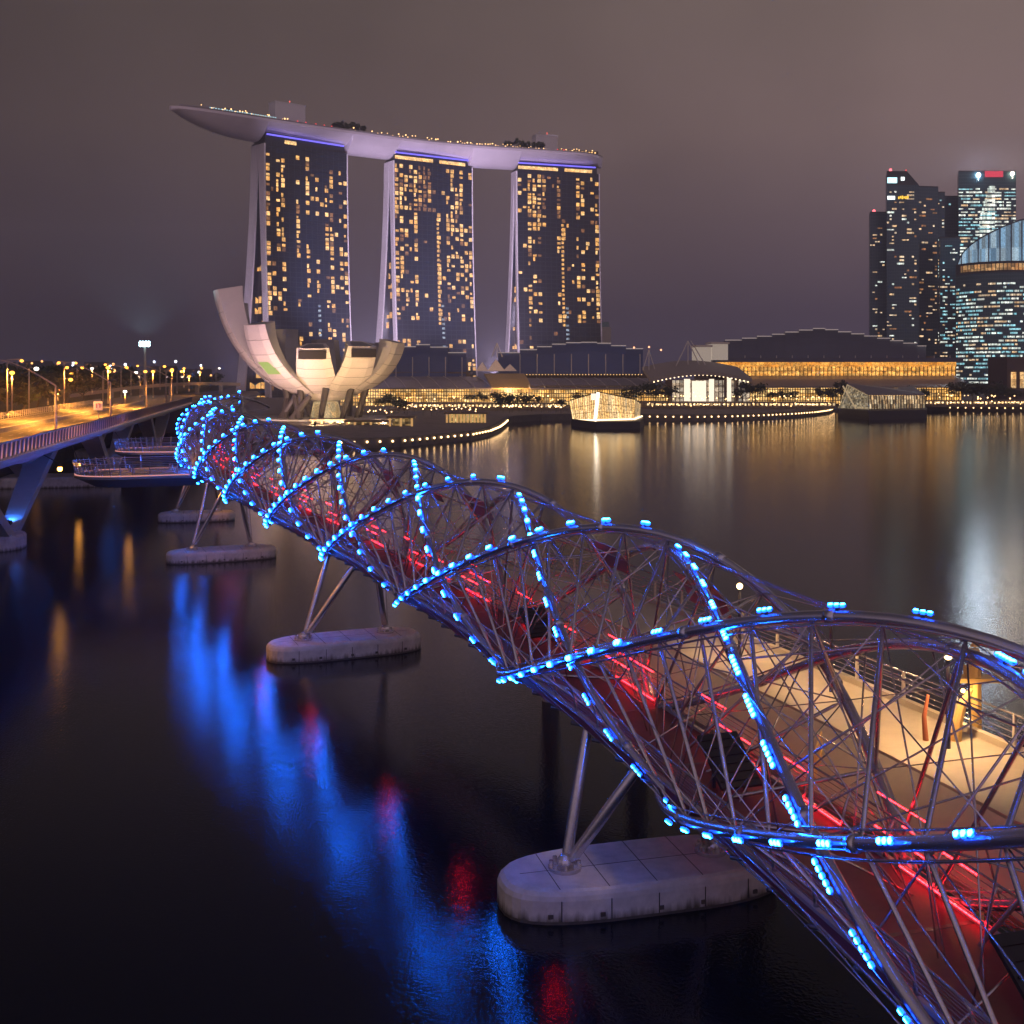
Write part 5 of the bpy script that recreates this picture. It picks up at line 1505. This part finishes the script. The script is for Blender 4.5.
# street lamps
SOD = glow('sodium_lamp', (5.0, 1.9, .24)); SODW = glow('white_lamp', (4, 3.6, 3.2))
POST = mat('lamp_post_grey', (0.42, 0.37, 0.33), .5, .4)
def street_lamp(base, h, arm, armdir, label, power=0, lampmat=None, group=None, r=.55, bend=True, col_=(1, .50, .12)):
    base = Vector(base); e = empty('street_lamp', base, label, 'street lamp', group)
    top = base + Vector((0, 0, h)); ad = Vector(armdir).normalized(); tipp = top + ad*arm + Vector((0, 0, arm*.42 if bend else 0))
    m = MB(); m.tube([base, top], [.24, .15], 8); m.tube([base, base + Vector((0, 0, 1.2))], .34, 8); m.build('post', POST, e, True)
    if arm > 0:
        m = MB()
        n = 9; pts = []
        for k in range(n + 1):
            t = k/n; pts.append(top + ad*(arm*t) + Vector((0, 0, (arm*.42*math.sin(t*math.pi/2)) if bend else .3*t)))
        m.tube(pts, [.14 - .07*k/n for k in range(n + 1)], 6); m.build('arm', POST, e, True)
    m = MB(); m.sphere(tipp + Vector((0, 0, -.25)), r, 8, 5, 0, .7); m.build('lamp_head', lampmat or SOD, e, True)
    if power: spot('lamp_light', tipp + Vector((0, 0, -1.0)), tipp + Vector((0, 0, -20)), power*.55, col_, 150, .5, e)
    return e
SODC = (1.0, .36, .045)
near = [(-32, 1.6, 9.5), (46, 1.6, 9.5), (107, 1.6, 9.5), (172, 1.6, 9.5), (240, 1.6, 9.5)]
labs = ['tall curved arm lamp post out of view beside the near footway', 'grey lamp post with a long curved arm nearest on the road bridge parapet', 'lamp post with a curved arm behind the white sign on the road bridge',
        'curved arm lamp post where the road bridge meets the platforms', 'curved arm lamp post at the far end of the near footway']
for (s, lat, h), lb_ in zip(near, labs):
    street_lamp(rp(s, lat, .16), h, 11, rn, lb_, 150000, SOD, 'curved arm lamps on the road bridge', .4, True, SODC)
for s, lb_ in ((15, 'lamp post on the far kerb of the road bridge nearest the left edge'), (85, 'lamp post on the far kerb, second from the left edge'), (150, 'lamp post on the far kerb of the road bridge, third along'), (225, 'lamp post on the far kerb of the road bridge, fourth along')):
    street_lamp(rp(s, 33.2, .1), 15, 3.5, -rn, lb_, 150000, SOD, 'lamps on the far kerb', .5, False, SODC)
# short grey mast with a box, nearest to the parapet
p = rp(-2, 1.0, .16); e = empty('signal_mast', p, 'short grey mast with a small dark box beside the parapet at the left edge', 'mast')
m = MB(); m.tube([p, p + Vector((0, 0, 5.6))], .3, 8); m.build('post', POST, e); m = MB(); m.box(p + rn*1.2 + Vector((0, 0, 1.6)), (1.5, .5, .5)); m.build('box', BLACK, e)
# square white road sign
p = rp(107, 4.2, .16); e = empty('road_sign', p, 'small square white sign on a post by the curved arm lamp', 'sign')
m = MB(); m.tube([p, p + Vector((0, 0, 4.4))], .12, 6); m.build('post', POST, e)
m = MB(); m.box(p + Vector((0, -.2, 4.3)), (2.0, .12, 2.0)); sgn = m.build('plate', mat('sign_white', (0.85, 0.80, 0.76), .5), e)
m = MB(); m.box(p + Vector((-.36, -.29, 4.3)), (.18, .04, 1.0)); m.box(p + Vector((.25, -.29, 4.72)), (.6, .04, .18)); m.box(p + Vector((.42, -.29, 4.25)), (.18, .04, .8)); m.build('sign_marks', mat('sign_red', (0.45, 0.12, 0.1), .6), sgn)

# ------------------------------------------------------------------ land beyond the road bridge
GRASS = mat('dark_verge', (0.035, 0.045, 0.02), .9, noise=.4, nscale=.1)
m = MB()
m.prism([(-170, 452), (-185, 520), (-215, 620), (-262, 760), (-330, 1000), (-330, 2400), (-900, 2400), (-400, 470)], -1, 6.5)
bank = [rp(150, 35.5), rp(500, 35.5), rp(1400, 45)]
m.prism([(p.x, p.y) for p in bank] + [(-1500, 2400), (-2600, 2400), (-2600, 330), (-400, 310)], -1.2, 16.6)
tag(m.build('shore_terrain', GRASS), kind='structure')
m = MB()
for s, e_ in ((290, 1500),): 
    m.loft([[rp(q, -2, -.02 - (0 if q < 420 else min(9, (q - 420)*.012))), rp(q, 42, -.02 - (0 if q < 420 else min(9, (q-420)*.012))), rp(q, 46, -11), rp(q, -6, -11)] for q in frange(s, e_, 60)])
tag(m.build('road', mat('far_asphalt', (0.10, 0.085, 0.07), .6, noise=.3, nscale=.08)), kind='structure')
ramp = empty('flyover', rp(420, 60, 0), 'low flyover curving across the road beyond the bridge', 'flyover')
m = MB(); secs = []
for k in range(13):
    t = k/12; p = lerp(at(70, 394, 560), at(240, 383, 760), t) + Vector((0, 0, 2.5*math.sin(math.pi*t)))
    secs.append([p, p + Vector((-3, 14, 0)), p + Vector((-3, 14, -1.8)), p + Vector((0, 0, -1.8))])
m.loft(secs); m.build('deck', mat('flyover_concrete', (0.40, .32, .25), .7), ramp)
for k in range(2, 12, 2):
    p = Vector(secs[k][0]); m = MB(); m.boxr(p.x - 1, p.x + 1, p.y + 5, p.y + 8, 5, p.z - 1.5); m.build('column', CONC_GREY, ramp)
# far street lamps: head pixel, post foot, distance
far = [(12, 372, 416, 330, 1), (29, 368, 413, 340, 2), (67, 367, 392, 480, 1), (77, 367, 391, 470, 1), (48, 380, 405, 400, 1), (64, 379, 406, 380, 1), (58, 390, 401, 430, 1), (103, 371, 402, 420, 1), (108, 367, 404, 400, 1),
       (121, 367, 398, 460, 1), (125, 391, 408, 430, 2), (140, 371, 398, 470, 1), (153, 371, 399, 470, 1), (166, 370, 402, 440, 1), (172, 369, 396, 520, 1), (177, 371, 394, 540, 1), (189, 376, 392, 600, 1), (131, 372, 396, 500, 2), (200, 372, 388, 700, 1), (216, 368, 386, 760, 2), (184, 368, 388, 640, 1), (160, 366, 390, 560, 1), (92, 368, 394, 520, 2)]
for k, (px, py, pyb, Y, c) in enumerate(far):
    a, b = at(px, pyb, Y), at(px, py, Y)
    street_lamp(a, b.z - a.z, 2.2 if k % 2 else 0, (1, 0, 0), 'distant orange street lamp on a slim post among the dark trees left' if c == 1 else 'distant white street lamp on a slim post beyond the road bridge',
                26000 if k % 2 == 0 else 0, SOD if c == 1 else SODW, 'distant orange street lamps' if c == 1 else 'distant white street lamps', .78, False, SODC)
# stadium floodlight mast
p0, p1 = at(145, 388, 640), at(145, 345, 640)
e = empty('floodlight_mast', p0, 'tall slim mast with a brilliant white floodlight cluster on the left skyline', 'floodlight')
m = MB(); m.tube([p0, p1], [.9, .5], 8); m.build('mast', POST, e)
m = MB(); m.box(p1 + Vector((0, 0, .6)), (6.4, 1.2, 3.2)); m.build('lamp_frame', BLACK, e)
m = MB()
for i in range(4):
    for j in range(2): m.sphere(p1 + Vector((-2.3 + 1.55*i, -.9, -.2 + 1.6*j)), .74, 8, 5)
m.build('lamp_cluster', glow('stadium_lamp', (14, 22, 24)), e)
spot('stadium_beam', p1 + Vector((0, 0, 3.4)), p1 + Vector((0, -8, 60)), 170000, (.55, .85, 1), 132, 1.0, e)
# dark trees on the left shore
k = 300
labs = ['bushy dark tree on the left shore behind the far railing', 'large dark tree on the left shore among orange lamps', 'low spreading tree on the left shore beside the road', 'tall dark tree standing farther back on the left shore']
for px, pyb, Y, h, rx in ((5, 412, 360, 13, 8), (22, 411, 380, 12, 8), (36, 409, 390, 14, 9), (50, 406, 420, 13, 8), (66, 402, 450, 12, 8), (82, 399, 480, 12, 8), (15, 398, 520, 15, 11), (40, 396, 540, 16, 12), (62, 393, 580, 15, 11), (88, 391, 600, 16, 11),
                          (110, 391, 620, 13, 9), (128, 389, 660, 14, 10), (150, 387, 700, 14, 10), (170, 385, 760, 13, 10), (190, 385, 800, 12, 9), (210, 384, 820, 12, 9), (-14, 402, 480, 16, 12), (55, 388, 640, 15, 14), (25, 387, 660, 15, 14), (0, 388, 650, 15, 14), (100, 386, 700, 15, 13)):
    p = at(px, pyb, Y); tree((p.x, p.y, min(p.z, RZ - .5)), h, rx, ['bushy dark tree on the left shore, seen among the orange lamps', 'dark tree deeper in the wood on the left skyline'][0 if Y < 560 else 1], 260, h*.075, k, 'shore_tree', 'dark shore trees near the lamps' if Y < 560 else 'dark trees of the far wood', .25); k += 1
# lights of the far town along the left horizon
DOT = [glow('town_light_%d' % q, c) for q, c in enumerate(((3, 2.2, 1.4), (2.4, 2.6, 3), (3, 1.3, .4)))]
for q in range(46):
    px, py, Y = rng.uniform(0, 215), rng.uniform(361, 379) if q % 3 else rng.uniform(376, 384), rng.uniform(1100, 1700)
    p = at(px, py, Y); e = empty('town_light', (p.x, p.y, 6), 'tiny far light of the town on the left horizon', 'light', 'tiny town lights on the left horizon')
    m = MB(); m.sphere(p, rng.uniform(.9, 1.8), 6, 4); m.build('lamp', DOT[q % 3], e); m = MB(); m.tube([(p.x, p.y, 6), (p.x, p.y, p.z)], .25, 4); m.build('post', BLACK, e)
# low dark blocks of the far town, each with its own few windows
for q, (px0, px1, pyt, Y) in enumerate(((-20, 18, 364, 1500), (24, 42, 361, 1700), (46, 78, 366, 1600), (84, 99, 362, 1750), (103, 128, 367, 1650), (150, 170, 366, 1800), (176, 205, 369, 1700))):
    a, b = at(px0, 384, Y), at(px1, pyt, Y); e = empty('town_block', (a.x, Y, 6), 'low dark block of the far town, %s' % ['at the left picture edge', 'narrow and tallest near the left edge', 'wide and flat among orange lamps', 'narrow behind the third lamp group', 'left of the floodlight mast', 'right of the floodlight mast', 'broad one nearest the lotus tip'][q], 'building')
    m = MB(); m.boxr(a.x, b.x, Y, Y + 40, 5, b.z); m.build('wall', mat('town_wall', (0.05, 0.045, 0.05), .8), e)
    m = MB()
    for _ in range(9):
        x = rng.uniform(a.x + 2, b.x - 4); z = rng.uniform(b.z - 14, b.z - 3); m.face([(x, Y - .2, z), (x + 2.2, Y - .2, z), (x + 2.2, Y - .2, z + 1.6), (x, Y - .2, z + 1.6)])
    m.build('window', WARM[2], e)

# ------------------------------------------------------------------ the lit walkway on the far side of the tube
wk = empty('side_walkway', off(60, 11, DZ), 'beige concrete walkway with steel railing beyond the lattice tube at right', 'walkway')
def wlat(s):   # outer edge: runs beside the bridge, then bends back to it
    return 13.3 if s < 98 else 13.3 - 8.0*((s - 98)/30)**1.3
sw = frange(20, 126, 2.0)
BEIGE = mat('walkway_concrete', (0.50, 0.42, 0.32), .75, noise=.10, nscale=.6)
wz = lambda s: 11.3 - (AZ + AZA*s/200)
m = MB(); m.loft([[off(s, 7.0 if s < 104 else max(4.6, 7.0 - (s - 104)*.13), wz(s)), off(s, wlat(s), wz(s)), off(s, wlat(s), wz(s) - .9), off(s, 7.0 if s < 104 else max(4.6, 7.0 - (s - 104)*.13), wz(s) - .9)] for s in sw]); m.build('slab', BEIGE, wk)
m = MB(); m.loft([[off(s, wlat(s) - .35, wz(s) + .002), off(s, wlat(s), wz(s) + .002), off(s, wlat(s), wz(s) + .35), off(s, wlat(s) - .35, wz(s) + .35)] for s in sw]); m.build('kerb', BEIGE, wk)
m = MB(); m.loft([[off(s, 4.2, wz(s) - 2.2), off(s, 6.9, wz(s) - .1), off(s, 6.9, wz(s) - 1.0), off(s, 4.2, wz(s) - 2.8)] for s in frange(24, 110, 2.0)]); m.build('sloped_apron', BEIGE, wk)
m = MB()
for q in range(5): m.tube([off(s, wlat(s) - .15, wz(s) + .65 + q*.3) for s in sw], .035 if q < 4 else .075, 5)
wr = m.build('railing', STEEL_ROD, wk, True)
ea = Each()
for s in frange(21, 125, 4.2): ea.new().tube([off(s, wlat(s) - .15, wz(s) + .3), off(s, wlat(s) - .15, wz(s) + 1.85)], [.12, .09], 6)
ea.build('railing_post', mat('post_beige', (0.6, .5, .38), .5), wr)
ea = Each()
for s in frange(26, 106, 16): 
    p = off(s, 10.6, wz(s) - .8); ea.new().tube([Vector((p.x, p.y, -1)), p], .8, 12)
ea.build('column', CONC_GREY, wk)
# lamps standing on the walkway
for s, lat, lb_, pw in ((55.7, 10.4, 'slim dark lamp post with a starry warm lamp on the beige walkway', 850), (66, 10.8, 'dark lamp post by the outer railing of the beige walkway', 500), (75, 10.2, 'dark lamp post on the beige walkway seen through the tube', 500)):
    p = off(s, lat, wz(s)); e = empty('walkway_lamp', p, lb_, 'lamp')
    m = MB(); m.tube([p, p + Vector((0, 0, 4.4))], [.13, .09], 8); m.build('post', STEEL_DARK, e)
    m = MB(); m.sphere(p + Vector((0, 0, 4.6)), .2, 8, 6); m.build('lamp_head', glow('walkway_lamp', (14, 8.5, 3.2)), e)
    spot('walkway_light', p + Vector((0, 0, 4.3)), p, pw*3.6, (1, .62, .28), 160, .25, e)
# ornate lit mast with a crow's nest, like a small ship's mast, beyond the railing
p = off(59.1, 15.0, -6); e = empty('ornate_mast', Vector((p.x, p.y, 0)), 'ornate gold lit mast with a cross platform beyond the walkway railing', 'mast')
GLD = mat('gold_paint', (0.72, .45, .16), .45, .3)
m = MB(); top = Z_(660, p.y); m.tube([(p.x, p.y, -1), (p.x, p.y, top)], [.5, .3], 8); m.build('post', GLD, e)
m = MB(); m.box((p.x, p.y, top - 1.0), (2.6, 1.0, .22)); m.box((p.x - .2, p.y, top - .6), (.7, .5, .6)); m.build('platform', GLD, e)
m = MB()
for q in range(5): m.tube([(p.x, p.y, top - .1 + q*.28), (p.x, p.y, top + .06 + q*.28)], [.26, .2], 8)
m.tube([(p.x - 1.2, p.y, top - .9), (p.x, p.y, top + 1.1)], .04, 4)
m.build('finial', GLD, e)
m = MB(); m.sphere((p.x - .9, p.y - .6, top - 1.5), .12, 6, 4); m.build('bulb', glow('mast_bulb', (14, 7, 2)), e); point('mast_light', (p.x - .9, p.y - .9, top - 1.8), 130, (1, .6, .22), .15, e)
for dx, lab in ((-4.0, 'curved gold post'),):
    q = off(56.6, 11.6, wz(56.6)); e = empty('ornate_post', q, 'curved gold lit ornament leaning on the walkway railing', 'ornament')
    m = MB(); m.tube([q + Vector((.0, 0, -.2)), q + Vector((.1, 0, .9)), q + Vector((.35, 0, 1.9)), q + Vector((.8, 0, 2.6))], [.30, .26, .22, .12], 8); m.build('post', GLD, e)
    m = MB(); m.tube([q + Vector((-1.5, 0, -.2)), q + Vector((-1.6, 0, 1.2)), q + Vector((-1.4, 0, 2.3))], [.16, .12, .08], 8); m.build('side_post', mat('rust_red', (0.4, .12, .06), .5), e)
# low gold fence on the bridge deck
for s, lb_ in ((56.8, 'short gold lit fence at the deck edge behind the tilted board'),):
    a, b = off(s, 3.3, DZ + .1), off(s + 2.6, 5.6, DZ + .4); e = empty('gold_fence', a, lb_, 'fence')
    m = MB()
    for k in range(9): q = lerp(a, b, k/8); m.tube([q, q + Vector((0, 0, 1.4))], .045, 5)
    m.tube([a + Vector((0, 0, 1.4)), b + Vector((0, 0, 1.4))], .06, 5); m.tube([a + Vector((0, 0, .5)), b + Vector((0, 0, .5))], .06, 5); m.build('fence_panel', GLD, e)

# ------------------------------------------------------------------ humid night air
hm = bpy.data.materials.new('night_haze'); hm.use_nodes = True
hn = hm.node_tree; hn.nodes.clear()
ho = hn.nodes.new('ShaderNodeOutputMaterial'); pv = hn.nodes.new('ShaderNodeVolumePrincipled')
pv.inputs['Color'].default_value = (0.86, 0.84, 0.95, 1); pv.inputs['Density'].default_value = 1.9e-4
hn.links.new(pv.outputs[0], ho.inputs['Volume'])
m = MB(); m.boxr(-2700, 2700, -450, 2500, -3, 345)
tag(m.build('haze', hm), kind='stuff')
